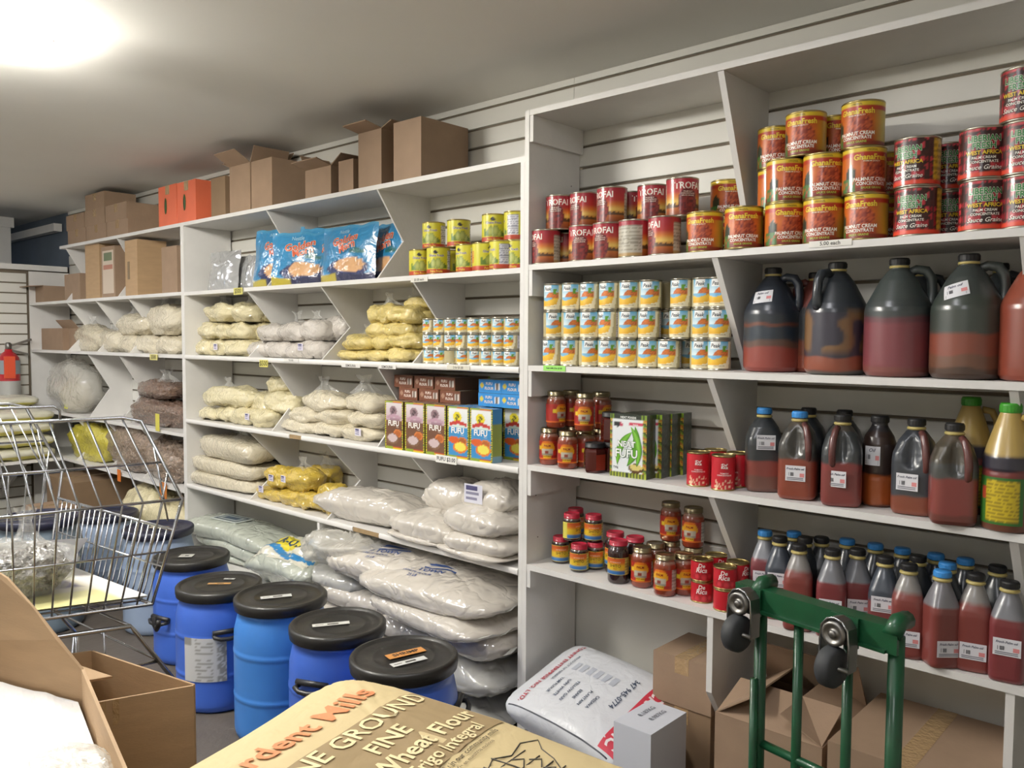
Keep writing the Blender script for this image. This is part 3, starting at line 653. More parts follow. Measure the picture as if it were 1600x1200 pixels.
def half_gal(stops, seed, label, capm, stick=None, hand=.55, blot=None, neck=True):
    b = MB(); f = layers(stops, seed)
    def mod(t, z):
        d = ((t-.0)/.42)**2+((z-.158)/.042)**2
        return 1-.30*max(0, 1-d)**.6 if d < 1 and hand else 1
    def col(t, z):
        return f(t, z)
    loft(b, H_PROF, 48, lambda z: .42 if z < .15 else min(1, .42+(z-.15)*10), col, 56, mod)
    o = b.build('oil_jug', 'liquid'); tag(o, label, 'jug', 'half gallon oil jugs')
    if hand:
        a = hand; P = lambda r, z: (r*math.sin(a), -r*math.cos(a), z)
        MB().tube([P(.026, .208), P(.040, .198), P(.050, .175), P(.0555, .145), P(.054, .115), P(.046, .105)], [.008, .009, .0095, .0095, .009, .008], 8, col=C('633a36')).build('handle', 'liquid', o)
    MB().lathe([(.0195, 0), (.022, .002), (.022, .006), (.0195, .008)], 24).build('neck_ring', 'neck_yellow', o, (0, 0, .212))
    cap(o, .0205, .017, .223, capm)
    if stick:
        th, z, r = stick
        def fn(x, y, e): c, q = math.cos(th), math.sin(th); rr = r+e; return (rr*q+x*c, -rr*c+x*q, z+y)
        sticker(o, .052, .042, fn, ('Fresh Palm oil',))
    return o
put(half_gal([(0, '6e4a40'), (.05, '824038'), (.095, '33373a'), (.2, '2e3236')], 11, 'half gallon oil jug with blue cap and sticker high up, leftmost on its shelf', 'cap_blue', (-.0, .145, .0545), 0), 1193, -.17, Z3, .55)
put(half_gal([(0, '84402f'), (.115, '43413c'), (.2, '4c453c')], 12, 'half gallon oil jug with blue cap and sticker halfway down', 'cap_blue', (-.0, .075, .0525), .6), 1248, -.215, Z3, .25)
put(half_gal([(0, '7c3c38'), (.10, '813a38'), (.118, '3a3e40'), (.2, '4a443c')], 13, 'half gallon oil jug with black cap and sticker on its left edge', 'cap_black', (-.25, .075, .0545), -.45), 1315, -.225, Z3, .35)
put(half_gal([(0, '7e4432'), (.052, '3c4046'), (.2, '2c3036')], 14, 'half gallon oil jug, dark top and white sticker, behind the grey-headed one', 'cap_black', (-.15, .085, .0545), .62), 1430, -.205, Z3, .1)
put(half_gal([(0, '6e3c34'), (.03, '84403a'), (.115, '4b4d4b'), (.15, '4a4438'), (.2, '51483c')], 15, 'half gallon oil jug with grey-brown hollow grip, nearest the bright bottle', 'cap_black', None, .5), 1489, -.262, Z3, .35)
for px, l, s in ((1262, 'left', 16), (1318, 'right', 17)):
    put(half_gal([(0, '5a3430'), (.08, '2c3036')], s, 'dark half gallon oil jug at the back of its shelf, '+l, 'cap_black', None, 0), px, -.075, Z3, .2)
def round_bottle(label, stops, seed, prof, capm, caph, sticker_=None, n=36, mod=None):
    b = MB(); loft(b, prof, n, 1, layers(stops, seed, .003), 60, mod); o = b.build('oil_bottle', 'liquid'); tag(o, label, 'bottle')
    cap(o, prof[-1][0]+.002, caph, prof[-1][1]-.012, capm); return o
o = put(round_bottle('round ribbed oil bottle with black cap and an orange lower half', [(0, '6a3a24'), (.01, 'a05022'), (.09, '33241f'), (.2, '2b2a2e')], 21, [(.036, 0), (.041, .006), (.042, .07), (.0405, .08), (.042, .09), (.042, .165), (.036, .185), (.022, .208), (.0195, .214), (.0195, .232)], 'cap_black', .018, mod=lambda t, z: 1+.02*math.sin(t*9) if .01 < z < .08 else 1), 1373, -.165, Z3, .3)
sticker(o, .04, .05, lambda x, y, e: ((.0425+e)*math.sin(-.4+x/.042), -(.0425+e)*math.cos(-.4+x/.042), .135+y), ('Oil',))
GB = [(.044, 0), (.052, .004), (.054, .02), (.054, .13), (.0525, .138), (.054, .146), (.053, .17), (.046, .195), (.032, .24), (.021, .272), (.02, .284)]
def green_bottle(label, px, Y, rz):
    o = put(round_bottle(label, [(0, '6a4030'), (.02, '74302c'), (.145, '2f2c38'), (.178, 'b59a58'), (.29, 'bfa765')], 31+px, GB, 'cap_green', .022), px, Y, Z3, rz)
    o['group'] = 'green-capped oil bottles'
    MB().tube([(.026, -.0, .262), (.048, 0, .258), (.06, 0, .235), (.062, 0, .205), (.052, 0, .182)], .009, 8, col=C('b59a58')).build('handle', 'liquid', o)
    b = MB(); b.grid(lambda u, v: (.0546*math.sin((u-.5)*2.0), -.0546*math.cos((u-.5)*2.0), .018+.108*v), 30, 26, col=lambda u, v: C('2f6a26') if u < .12 or u > .9 or v < .06 or v > .95 else (lines(u, v, 0, 1, 13, C('c6ae1e'), C('8e7a14')) if .25 < u else C('a8402a') if .5 < v < .8 else C('386f2a')))
    b.build('label', 'print', o); return o
green_bottle('tall oil bottle with green cap, tan neck and yellow-green label', 1575, -.25, -.2)
green_bottle('tall oil bottle with green cap standing back behind the jugs', 1514, -.085, .5)
green_bottle('tall oil bottle with green cap at the back right edge', 1600, -.115, .5)
Q_PROF = [(.029, 0), (.035, .002), (.0375, .010), (.0375, .132), (.0365, .145), (.027, .178), (.0185, .200), (.0172, .206), (.0172, .222)]
def quart(c_low, lev, c_high, capm, stick):
    def mk():
        b = MB(); loft(b, Q_PROF, 32, lambda z: .40 if z < .13 else min(1, .4+(z-.13)*9), layers([(0, c_low), (lev, c_high), (.25, c_high)], lev*100, .0015), 34)
        o = b.build('oil_bottle', 'liquid'); o['category'] = 'bottle'
        MB().lathe([(.0182, 0), (.0215, .002), (.0215, .006), (.0182, .009)], 24).build('neck_ring', 'neck_yellow', o, (0, 0, .205))
        cap(o, .0195, .015, .216, capm)
        if stick: sticker(o, .056, .040, lambda x, y, e: (x, -.0382-e, stick+y), ('Fresh Palm oil',))
        return o
    return Kind(mk)
QA = quart('82403a', .166, '8e8a86', 'cap_black', .052); QB = quart('7c383a', .150, '74757a', 'cap_black', .085); QC = quart('7c4040', .125, '3f4650', 'cap_black', .115)
QD = quart('7e3e38', .150, '78767a', 'cap_blue', .05); QE = quart('5c3436', .12, '2e343c', 'cap_blue', None); QF = quart('5c3436', .12, '34383c', 'cap_black', None); QG = quart('7c4046', .155, '8a8c92', 'cap_blue', .10)
g = 'square quart oil bottles on the lowest shelf'
for K, px, Y, rz, l in ((QG, 1194, -.165, .35, 'blue cap, at the far left against the divider'), (QC, 1217, -.205, .35, 'black cap, sticker high, second from the left'), (QA, 1247, -.255, .35, 'black cap, pink oil, left of the dolly bar'), (QB, 1299, -.245, .3, 'black cap, behind the middle of the dolly bar'),
        (QB, 1338, -.195, .5, 'black cap, set back behind the dolly caster'), (QC, 1381, -.225, .25, 'black cap, dark blue shoulder'), (QA, 1418, -.255, .3, 'black cap, half hidden by the dolly corner'), (QD, 1470, -.262, .75, 'bright blue cap, nearest the camera'), (QA, 1522, -.235, .2, 'black cap, orange-red, second from the right'), (QB, 1575, -.25, .15, 'black cap, at the right end')):
    X = sx(px, Y, Z4+.1); K.put((X, Y, Z4), rz, 'square quart bottle of red oil, '+l, g)
for i, (K, px, Y) in enumerate(((QE, 1239, -.12), (QF, 1256, -.165), (QF, 1282, -.13), (QE, 1322, -.10), (QE, 1366, -.10), (QE, 1408, -.10), (QF, 1432, -.155), (QE, 1460, -.10), (QE, 1478, -.175), (QE, 1506, -.10), (QF, 1556, -.12))):
    X = sx(px, Y, Z4+.1); K.put((X, Y, Z4), .3+hsh(i), 'dark square quart bottle in the back rows, %s from the left' % ORD[i], g)
# ================================================================= bags, packets and cartons
def spow(a, e): return math.copysign(abs(a)**e, a)
def lump(w, d, h, seed, e1=.8, e2=.75, nz=.13, pinch=0., fine=.03, n=46, mm=22, flat=.12):
    """soft filled bag: rounded block with sagging folds; pinch thins the two ends like a sewn sack"""
    vs = []
    for j in range(mm+1):
        b = -math.pi/2+math.pi*j/mm
        for i in range(n):
            a = 2*math.pi*i/n
            cx, cy, cz = spow(math.cos(b), e1)*spow(math.cos(a), e2), spow(math.cos(b), e1)*spow(math.sin(a), e2), spow(math.sin(b), e1)
            if pinch: cz *= (1-pinch*abs(cx)**3.0); cy *= 1+.07*pinch*abs(cx)**4
            p = Vector((cx*w/2, cy*d/2, cz*h/2)); q = Vector((cx*1.3, cy*1.3, cz*1.3))
            k = nz*noise.noise(q*1.1+Vector((seed*3.7, 0, 0)))+fine*noise.noise(Vector((cx*w*40, cy*d*40, cz*h*26))+Vector((0, seed*2.3, 0)))*1.6
            s_ = min(w, d, h); p += Vector((cx, cy, cz)).normalized()*k*s_*1.6
            z = p.z+h/2
            if z < h*flat: z = max(0, z*.35)
            vs.append((p.x, p.y, z))
    zm = min(v[2] for v in vs); zM = max(v[2] for v in vs); f = h/(zM-zm)
    xs = [v[0] for v in vs]; xm, xM = min(xs), max(xs); g = w/(xM-xm); xc = (xm+xM)/2
    vs = [((x-xc)*g, y, (z-zm)*f) for x, y, z in vs]
    fs = [(j*n+i, j*n+(i+1) % n, (j+1)*n+(i+1) % n, (j+1)*n+i) for j in range(mm) for i in range(n)]
    return vs, fs
def tuft(par, loc, r, h, seed, m='film', lean=(0, 0)):
    """loose gathered film at the neck of a tied bag"""
    b = MB()
    def fn(u, v):
        a = 2*math.pi*u; k = noise.noise(Vector((math.cos(a)*2+seed, math.sin(a)*2, v*2)))
        R = r*(.95-.75*math.sin(min(v*1.35, 1)*math.pi*.5)+(.75*max(0, v-.6)))*(1+.45*k+.2*math.sin(a*7+seed))
        return (R*math.cos(a)+lean[0]*v, R*math.sin(a)*.8+lean[1]*v, h*v*(1+.35*k))
    b.grid(fn, 22, 8, wrap=True, smooth=False); return b.build('bag_neck', m, par, loc)
def flat_sticker(par, vs, x, zf, w, h, txt=('',), col='ddd8e6'):
    """paper label laid on the front or top of a bag mesh: follows the nearest surface"""
    bv = BVHTree.FromPolygons([tuple(v) for v in vs], [tuple(p.vertices) for p in par.data.polygons])
    def surf(xx, zz):
        h_ = bv.ray_cast(Vector((xx, -5, zz)), Vector((0, 1, 0)))[0]; return h_.y if h_ else 0
    y = min(surf(x+(i-.5)*w, zf+(j-.5)*h) for i in (0, .5, 1) for j in (0, .5, 1))-.002
    b = MB(); b.add([(x-w/2, y, zf-h/2), (x+w/2, y, zf-h/2), (x+w/2, y, zf+h/2), (x-w/2, y, zf+h/2)], [(0, 1, 2, 3)], 0, False, C(col))
    for i in range(3):
        zz = zf+h*(.3-.28*i); L_ = w*(.36-.08*hsh(i, x)); hh = h*(.07 if i else .12)
        b.add([(x-w*.4, y-.0006, zz-hh), (x-w*.4+2*L_, y-.0006, zz-hh), (x-w*.4+2*L_, y-.0006, zz+hh), (x-w*.4, y-.0006, zz+hh)], [(0, 1, 2, 3)], 0, False, C('4a4870') if i == 0 else C('8a88a0'))
    return b.build('paper_label', 'print_card', par)
def bag(px, m, name, label, group, Y=-.2, d=.16, z=None, seed=0, cat='bag', neck=0, stick=None, rz=0, cols=None, **kw):
    """px = (left, right, top, bottom) of the bag as seen; Y its front; d its depth"""
    l, r, t, bt = px; Yc = Y; xmax = kw.pop('xmax', MX1-.02) if px[0] > 300 else 9; zc = sz(sx((l+r)/2, Yc, 1.0), Yc, (t+bt)/2)
    X0, X1 = sx(l, Yc+d*.4, zc), min(xmax, sx(r, Yc+d*.2, zc)); xm = (X0+X1)/2
    z0 = sz(xm, Yc+d*.15, bt) if z is None else z; z1 = sz(xm, Yc+d*.3, t)
    w, h = (X1-X0)*.95, max(.02, z1-z0)
    vs, fs = lump(w, d, h, seed+px[0]*.37+px[2]*.11, **kw)
    b = MB().add(vs, fs, 0, True, cols(vs) if cols else None); o = b.build(name, m, None, (xm, Yc+d/2, z0)); o.rotation_euler.z = rz+(hsh(px[0], px[2])-.5)*.3
    tag(o, label, cat, group)
    if neck: tuft(o, ((hsh(px[0], 1)-.5)*w*.4, 0, h*.88), min(w, d)*.28*neck, .05*neck, px[0], lean=((hsh(px[0], 3)-.5)*.04, -.01))
    if stick: flat_sticker(o, vs, stick[0]*w, stick[1]*h, .045, .032)
    return o
def bags(lst, m, kind, group, lab, Y=-.2, d=.15, **kw):
    for it in lst:
        px, l = it[0], it[1]; k = dict(kw); k.update(it[2] if len(it) > 2 else {})
        bag(px, m, kind, lab % l, group, **{**dict(Y=Y, d=d), **k})
# --- middle unit, second bay
L_ = 'clear bag of cream flour below the silver pouch, %s'
bags([((309, 337, 527, 555), 'bottom row, leftmost', dict(z=M2)), ((334, 362, 528, 556), 'bottom row with a printed label', dict(z=M2, stick=(.1, .5))), ((357, 394, 528, 558), 'bottom row, right', dict(z=M2)),
      ((316, 346, 502, 530), 'middle row, leftmost', {}), ((342, 366, 502, 530), 'middle row, second', {}), ((361, 390, 502, 530), 'middle row, third', {}), ((387, 427, 502, 531), 'middle row, behind the notched divider', dict(Y=-.14, d=.12)),
      ((322, 370, 472, 503), 'top row, wide one at the left', dict(neck=1.1)), ((368, 396, 470, 503), 'top row, middle', dict(neck=.9)), ((391, 421, 474, 504), 'top row, right, by the divider', dict(Y=-.14, d=.12))], 'powder_cream', 'flour_bag', 'cream flour bags in the second bay', L_, Y=-.23, d=.16)
L_ = 'clear bag of white flour between the notched dividers, %s'
bags([((394, 422, 532, 562), 'bottom row, leftmost', dict(z=M2)), ((419, 458, 531, 564), 'bottom row, second', dict(z=M2)), ((455, 476, 533, 565), 'bottom row, third', dict(z=M2)), ((472, 508, 530, 566), 'bottom row, right, with a label', dict(z=M2, stick=(-.1, .6))),
      ((411, 438, 504, 533), 'upper row, leftmost', {}), ((436, 479, 502, 533), 'upper row, second', dict(neck=1.2)), ((477, 510, 498, 533), 'upper row, third', dict(neck=1.0)), ((505, 546, 492, 533), 'upper row, right end', dict(Y=-.16, d=.13))], 'powder_white', 'flour_bag', 'white flour bags in the second bay', L_, Y=-.24, d=.16, nz=.07)
L_ = 'clear bag of yellow semolina beside the small milk tins, %s'
bags([((533, 568, 545, 568), 'bottom row, leftmost', dict(z=M2)), ((563, 612, 543, 569), 'bottom row, second', dict(z=M2)), ((604, 648, 540, 570), 'bottom row, third', dict(z=M2)), ((636, 664, 540, 571), 'bottom row, right end', dict(z=M2, Y=-.2)),
      ((540, 588, 520, 547), 'second row, leftmost', dict(neck=.9)), ((582, 622, 520, 546), 'second row, middle', {}), ((612, 655, 518, 545), 'second row, right', {}),
      ((577, 612, 503, 528), 'third row, leftmost', {}), ((605, 643, 500, 528), 'third row, middle', {}), ((636, 666, 502, 527), 'third row, right', dict(Y=-.17)),
      ((584, 617, 472, 506), 'fourth row, left', dict(neck=1.0)), ((612, 650, 474, 506), 'fourth row, middle', {}), ((642, 674, 480, 506), 'fourth row, right', dict(Y=-.15, d=.12)), ((638, 668, 460, 486), 'topmost of the heap', dict(neck=1.2, Y=-.16, d=.12))], 'powder_yellow', 'semolina_bag', 'yellow semolina bags', L_, Y=-.235, d=.15)
# --- third bay
L_ = 'clear bag of cream meal in the third bay, %s'
bags([((315, 348, 634, 666), 'bottom row, leftmost', dict(z=M3)), ((344, 372, 634, 667), 'bottom row, second', dict(z=M3)), ((368, 396, 634, 669), 'bottom row, third', dict(z=M3)), ((392, 427, 638, 672), 'bottom row, right end', dict(z=M3, stick=(-.2, .55))),
      ((325, 393, 601, 637), 'big one on the upper left', dict(neck=1.0)), ((391, 424, 611, 646), 'upper row, second', dict(Y=-.21)), ((420, 459, 611, 647), 'upper row, by the divider', dict(Y=-.21, d=.13)), ((419, 453, 588, 617), 'topmost, by the divider', dict(Y=-.17, d=.12)),
      ], 'powder_cream', 'meal_bag', 'cream meal bags left of the third bay', L_, Y=-.26, d=.16)
L_ = 'clear bag of pale meal next to the boxed flour, %s'
bags([((446, 506, 653, 678), 'bottom row, leftmost', dict(z=M3)), ((490, 544, 655, 684), 'bottom row, middle', dict(z=M3)), ((535, 596, 662, 690), 'bottom row, front right', dict(z=M3, stick=(.15, .6))), ((576, 606, 650, 689), 'bottom row, against the box', dict(z=M3, Y=-.2)),
      ((457, 505, 634, 662), 'second row, left', {}), ((500, 550, 634, 663), 'second row, middle', {}), ((546, 604, 638, 668), 'second row, right', {}),
      ((476, 543, 609, 644), 'large one on top', dict(neck=1.4)), ((541, 603, 612, 645), 'top right, loose', dict(neck=1.6))], 'powder_pale', 'meal_bag', 'pale meal bags in the third bay', L_, Y=-.25, d=.17)
# --- fourth bay
bags([((312, 402, 739, 767), 'bottom of the stack of three', dict(z=M4, flat=.05)), ((314, 403, 714, 743), 'middle of the stack of three', {}), ((318, 407, 682, 718), 'top of the stack of three', dict(neck=1.3))], 'powder_pale', 'flour_bag', 'stack of three flour bags', 'big clear bag of cream flour, %s', Y=-.275, d=.22, e1=.55, e2=.5, nz=.06)
bags([((407, 446, 760, 789), 'bottom row, left', dict(z=M4, stick=(-.1, .85))), ((443, 474, 762, 792), 'bottom row, second', dict(z=M4)), ((469, 501, 764, 797), 'bottom row, third, at the front', dict(z=M4)), ((496, 531, 753, 799), 'bottom row, right', dict(z=M4)),
      ((418, 453, 727, 764), 'upper left, with a white label', dict(stick=(0, .5))), ((447, 491, 730, 768), 'upper middle, with a white label', dict(stick=(-.2, .5), neck=1.2)), ((482, 516, 726, 760), 'upper right, tied neck', dict(Y=-.14, d=.12, neck=1.5))], 'powder_gold', 'meal_bag', 'golden meal bags', 'clear bag of golden corn meal, %s', Y=-.26, d=.15)
W_ = dict(e1=.75, e2=.5, pinch=.6, nz=.035, flat=.05)
bags([((503, 648, 764, 824), 'lying alone, beside the golden bags', dict(z=M4, d=.22, Y=-.27, **W_))], 'flour_white', 'flour_bag', 'white flour bags on the fourth shelf', 'wide clear bag of white flour %s')
for i, (px, Y, d, l, z) in enumerate((((623, 712, 828, 868), -.33, .30, 'bottom left of the pile', M4), ((697, 806, 848, 890), -.35, .33, 'bottom right, hanging over the edge', M4), ((623, 730, 796, 850), -.33, .30, 'second layer, left', None), ((714, 806, 822, 872), -.35, .32, 'second layer, right', None),
        ((708, 807, 784, 842), -.34, .30, 'third layer, right', None), ((672, 740, 746, 804), -.20, .19, 'leaning at the back of the pile', None), ((735, 806, 750, 808), -.28, .24, 'on top, with a paper label', None))):
    o = bag(px, 'flour_white', 'flour_bag', 'clear bag of white flour beside the post, '+l, 'white flour bags piled by the post', Y=Y, d=d, z=z, seed=i, **W_)
    if i == 6: flat_sticker(o, [v.co for v in o.data.vertices], -.03, .09, .09, .07, col='d8d8e4')
# --- floor of the middle unit
def sack_print(vs, marks, base='d9d5cc'):
    return None
for i, (px, l) in enumerate((((322, 442, 862, 893), 'bottom of the stack'), ((315, 441, 840, 870), 'second from the bottom'), ((340, 433, 822, 856), 'third, poking out to the right'), ((308, 394, 811, 846), 'topmost, with a dark label'))):
    o = bag(px, 'pack_green', 'rice_bag', 'flat pale plastic bag behind the blue drums, '+l, 'flat pale bags on the bottom deck', Y=-.33, d=.25, z=M5 if i == 0 else None, seed=i, e1=.7, e2=.35, pinch=.35, nz=.03, flat=.05)
    if i == 3:
        b = MB(); zt = max(v.co.z for v in o.data.vertices)+.001
        b.box(-.09, .13, -.07, .05, zt-.004, zt, col=C('c6ccc6')).box(-.075, .115, -.058, .038, zt-.003, zt+.0004, col=C('3c4650')).box(-.06, .1, -.046, .026, zt-.003, zt+.0008, col=C('a8b0ac')).box(-.04, .08, -.03, .01, zt-.003, zt+.0012, col=C('4a5866'))
        b.build('printed_label', 'print_card', o)
def p_ola(u, v):
    c = C('d9d6c6')
    if ((u-.42)/.24)**2+((v-.55)/.26)**2 < 1: c = C('d8c832')
    if abs(v-.24-.08*math.sin(u*7)) < .09 or (v > .80 and u > .55) or abs(v-.62+.10*math.sin(u*7)) < .05 and u > .68: c = C('2b7fb8')
    return c
o = bag((410, 497, 856, 904), 'pack_green', 'rice_bag', 'bag with a yellow oval and blue waves lying by the sacks', None, Y=-.40, d=.24, z=M5, e1=.75, e2=.45, pinch=.5)
bv = BVHTree.FromPolygons([tuple(v.co) for v in o.data.vertices], [tuple(p.vertices) for p in o.data.polygons]); ow = o.dimensions.x
def ola_top(x, y):
    h_ = bv.ray_cast(Vector((x, y, 5)), Vector((0, 0, -1)))[0]; return (x, y, (h_.z if h_ else .02)+.002)
b = MB(); b.grid(lambda u, v: ola_top((u-.5)*ow*.8, (v-.5)*.19), 60, 40, col=p_ola); b.text('OLA-OLA', ow*.13, lambda x, y: (lambda q: (q[0], q[1], q[2]+.0012))(ola_top(x-.08*ow*.8, y+.012)), C('16385a'), .02)
b.build('print', 'print_gloss', o); o.rotation_euler.x = .22; o.location.z += .028
# pile of sewn flour sacks right of it
SK = dict(e1=.72, e2=.42, pinch=.55, nz=.04, flat=.04)
def sack_logo(o, x, y, s, red=False, rz=0):
    bv = BVHTree.FromPolygons([tuple(v.co) for v in o.data.vertices], [tuple(p.vertices) for p in o.data.polygons])
    def top(xx, yy):
        h_ = bv.ray_cast(Vector((xx, yy, 5)), Vector((0, 0, -1)))[0]; return (h_.z if h_ else .05)+.002
    c, q = math.cos(rz), math.sin(rz); F_ = lambda a, b_: (x+a*c-b_*q, y+a*q+b_*c, top(x+a*c-b_*q, y+a*q+b_*c))
    b = MB(); b.grid(lambda u, v: F_(s*(u-.5)*1.0, s*(.22+.10*math.sin(u*math.pi)*v-.0)), 10, 3, col=C('39528a'))
    b.grid(lambda u, v: F_(s*(u-.5)*1.15, s*(.08+.05*v+.02*math.sin(u*9))), 12, 2, col=C('39528a'))
    b.text('OLD TOWN', s*.16, lambda a, b_: F_(a, b_-s*.02), C('39528a'), .02)
    b.text('WHITE FLOUR', s*.09, lambda a, b_: F_(a, b_-s*.16), C('39528a'), .01); b.text('25 LB', s*.08, lambda a, b_: F_(a, b_-s*.28), C('39528a'), .01)
    if red: b.text('Quality', s*.16, lambda a, b_: F_(a, b_+s*.48), C('b03a34'), .02)
    return b.build('logo', 'print_card', o)
g = 'white flour sacks piled on the floor'
PILE = (((625, 800, 1060, 1118), -.42, .40, 'lowest, mostly behind the front drum', 0.0), ((640, 806, 1000, 1075), -.40, .38, 'second from the floor, beside the post', None), ((520, 640, 985, 1085), -.40, .38, 'low at the back behind the drums', 0.0),
        ((600, 712, 955, 1010), -.36, .34, 'tucked behind the third drum', None), ((500, 620, 938, 1000), -.38, .36, 'low, left end of the pile', None), ((702, 808, 958, 1030), -.40, .38, 'with red and blue print, beside the post', None),
        ((522, 622, 908, 955), -.36, .34, 'plain, under the clear bundle', None), ((604, 784, 930, 986), -.47, .44, 'second of the two big ones at the front', None), ((592, 778, 890, 954), -.46, .44, 'big one at the front with blue logo', None),
        ((536, 700, 857, 921), -.40, .38, 'upper, with round blue logo', None), ((498, 572, 880, 924), -.36, .3, 'small, below the crumpled clear bag', None))
for i, (px, Y, d, l, z) in enumerate(PILE):
    o = bag(px, 'sack_plastic' if i in (1, 0, 10) else 'flour_white', 'flour_sack', 'white flour sack on the floor, '+l, g, Y=Y, d=d, z=z, seed=i, cat='sack', **SK)
    if i in (5, 8, 9): sack_logo(o, -.06 if i != 5 else 0, -.085, .24, i == 5, .12)
    w = max(v.co.x for v in o.data.vertices)
    for s in (-1, 1):
        b = MB(); hz = max(v.co.z for v in o.data.vertices)*.42
        b.grid(lambda u, v: (s*(w*.95+.018*v), (u-.5)*d*(.62+.1*math.sin(v*4)), hz+.008*math.sin(u*14+i)+.004*v), 12, 3, smooth=False); b.build('sewn_end', 'sack_plastic', o)
o = bag((485, 578, 829, 884), 'film_thick', 'plastic_bundle', 'crumpled bundle of clear plastic at the top of the sack pile', None, Y=-.42, d=.28, z=None, nz=.16, fine=.05)
MB().add(*lump(.16, .18, .08, 4, nz=.1)).build('contents', 'powder_white', o, (0, 0, .012))

# ================================================================= cartons
def carton(name, x0, x1, y0, y1, z0, z1, m, label, group, flaps=(), tape=True, marks=(), cat='box', rz=0, inside='kraft_in'):
    """corrugated box; flaps = list of (side, opening angle in degrees) leaves the top open"""
    w, d, h = x1-x0, y1-y0, z1-z0; t = .004; b = MB()
    if flaps:
        b.box(-w/2, w/2, -d/2, d/2, 0, t); b.box(-w/2, w/2, -d/2, -d/2+t, t, h); b.box(-w/2, w/2, d/2-t, d/2, t, h); b.box(-w/2, -w/2+t, -d/2+t, d/2-t, t, h); b.box(w/2-t, w/2, -d/2+t, d/2-t, t, h)
    else: b.box(-w/2, w/2, -d/2, d/2, 0, h)
    o = b.build(name, m, None, ((x0+x1)/2, (y0+y1)/2, z0)); tag(o, label, cat, group); o.rotation_euler.z = rz
    for side, ang in flaps:
        L = d*.48 if side in 'fb' else w*.42; a = math.radians(ang); f = MB(); ww = (w if side in 'fb' else d)*.985
        f.box(-ww/2, ww/2, 0, L, -t/2, t/2); q = f.build('flap', m, o)
        q.location = {'f': (0, -d/2, h), 'b': (0, d/2, h), 'l': (-w/2, 0, h), 'r': (w/2, 0, h)}[side]
        q.rotation_euler = (a, 0, {'f': 0, 'b': math.pi, 'l': -math.pi/2, 'r': math.pi/2}[side])
    if tape and not flaps:
        MB().box(-.024, .024, -d/2-.0006, d/2+.0006, h, h+.0006).box(-.024, .024, -d/2-.0008, -d/2-.0002, h-.05, h+.0006).build('tape', 'tape', o)
    for mk in marks:
        s, x, z, size, c = mk[:5]; rot = mk[5] if len(mk) > 5 else 0; face = mk[6] if len(mk) > 6 else 'f'
        cr, sr = math.cos(rot), math.sin(rot)
        F_ = {'f': lambda a, e: (x*w+a*cr-e*sr, -d/2-.0012, z*h+a*sr+e*cr), 'r': lambda a, e: (w/2+.0012, x*d+a*cr-e*sr, z*h+a*sr+e*cr), 't': lambda a, e: (x*w+a*cr-e*sr, z*d+a*sr+e*cr, h+.0014)}[face]
        MB().text(s, size, F_, C(c), .01).build('print', 'print_card', o)
    return o
def top_box(l, r, top, Y, d, m, label, zs, flaps=(), group='cartons on top of the shelf units', **kw):
    X0, X1 = sx(l, Y, zs+.1), sx(r, Y, zs+.1); h = sz((X0+X1)/2, Y, top)-zs
    return carton('carton', X0, X1, Y, Y+d, zs, zs+h, m, label, group, flaps, **kw)
ZT = M0+T
for i, (l, r, t) in enumerate(((248, 276, 290), (277, 306, 283))):
    o = top_box(l, r, t, -.27, .2, 'orange_card', 'bright orange carton on top of the shelves, '+['left', 'right']+['']*0 if False else 'bright orange carton on top of the shelves, '+['left one', 'right one'][i], ZT+.0005, tape=True)
    h = o.dimensions.z; q = MB().lathe([(.001, 0), (.02, .0), (.021, .001), (.001, .001)], 12, col=C('3d5a2c')).build('emblem', 'print_card', o, (-.02, -.1012, h*.5)); q.rotation_euler.x = math.pi/2; q.scale = (.7, 2.2, 1)
for l, r, t, d, m, lab, fl in ((330, 352, 277, .15, 'kraft_dark', 'narrow dim carton right of the orange cartons', ()), (359, 391, 257, .2, 'kraft', 'carton with raised flaps right of the narrow one', (('f', 150), ('b', 120), ('l', 160), ('r', 115))), (393, 425, 249, .25, 'kraft', 'deep carton in the middle of the shelf top', ()),
        (477, 517, 262, .16, 'kraft', 'small open carton with a torn tape patch', (('f', 165), ('b', 110), ('l', 120), ('r', 150))), (529, 552, 250, .12, 'kraft', 'slim carton between two open ones', ()), (560, 596, 204, .17, 'kraft', 'tall open carton beside the largest one', (('f', 170), ('b', 115), ('l', 140), ('r', 160))), (615, 658, 187, .255, 'kraft', 'largest carton on the shelf top, nearest the near unit', ())):
    top_box(l, r, t, -.275, d, m, lab, ZT+.0005, fl, tape=False)
# far unit, on top
g = 'small cartons stacked on the far unit'
for l, r, t, bt, lab in ((106, 134, 356, 384, 'bottom row, leftmost'), (135, 166, 352, 378, 'bottom row, middle'), (167, 200, 346, 371, 'bottom row, right'), (104, 132, 338, 357, 'second row, leftmost'), (133, 164, 333, 353, 'second row, middle'), (165, 198, 330, 348, 'second row, right'), (134, 164, 316, 334, 'single one on top')):
    X0, X1 = sx(l, -.26, ZT+.1), sx(r, -.26, ZT+.1); row = 0 if 'bottom' in lab else 1 if 'second' in lab else 2
    carton('carton', X0, X1-.003, -.26, -.06, ZT+.0005+row*.102, ZT+.1015+row*.102, 'kraft', 'small carton stacked on the far unit, '+lab, g)
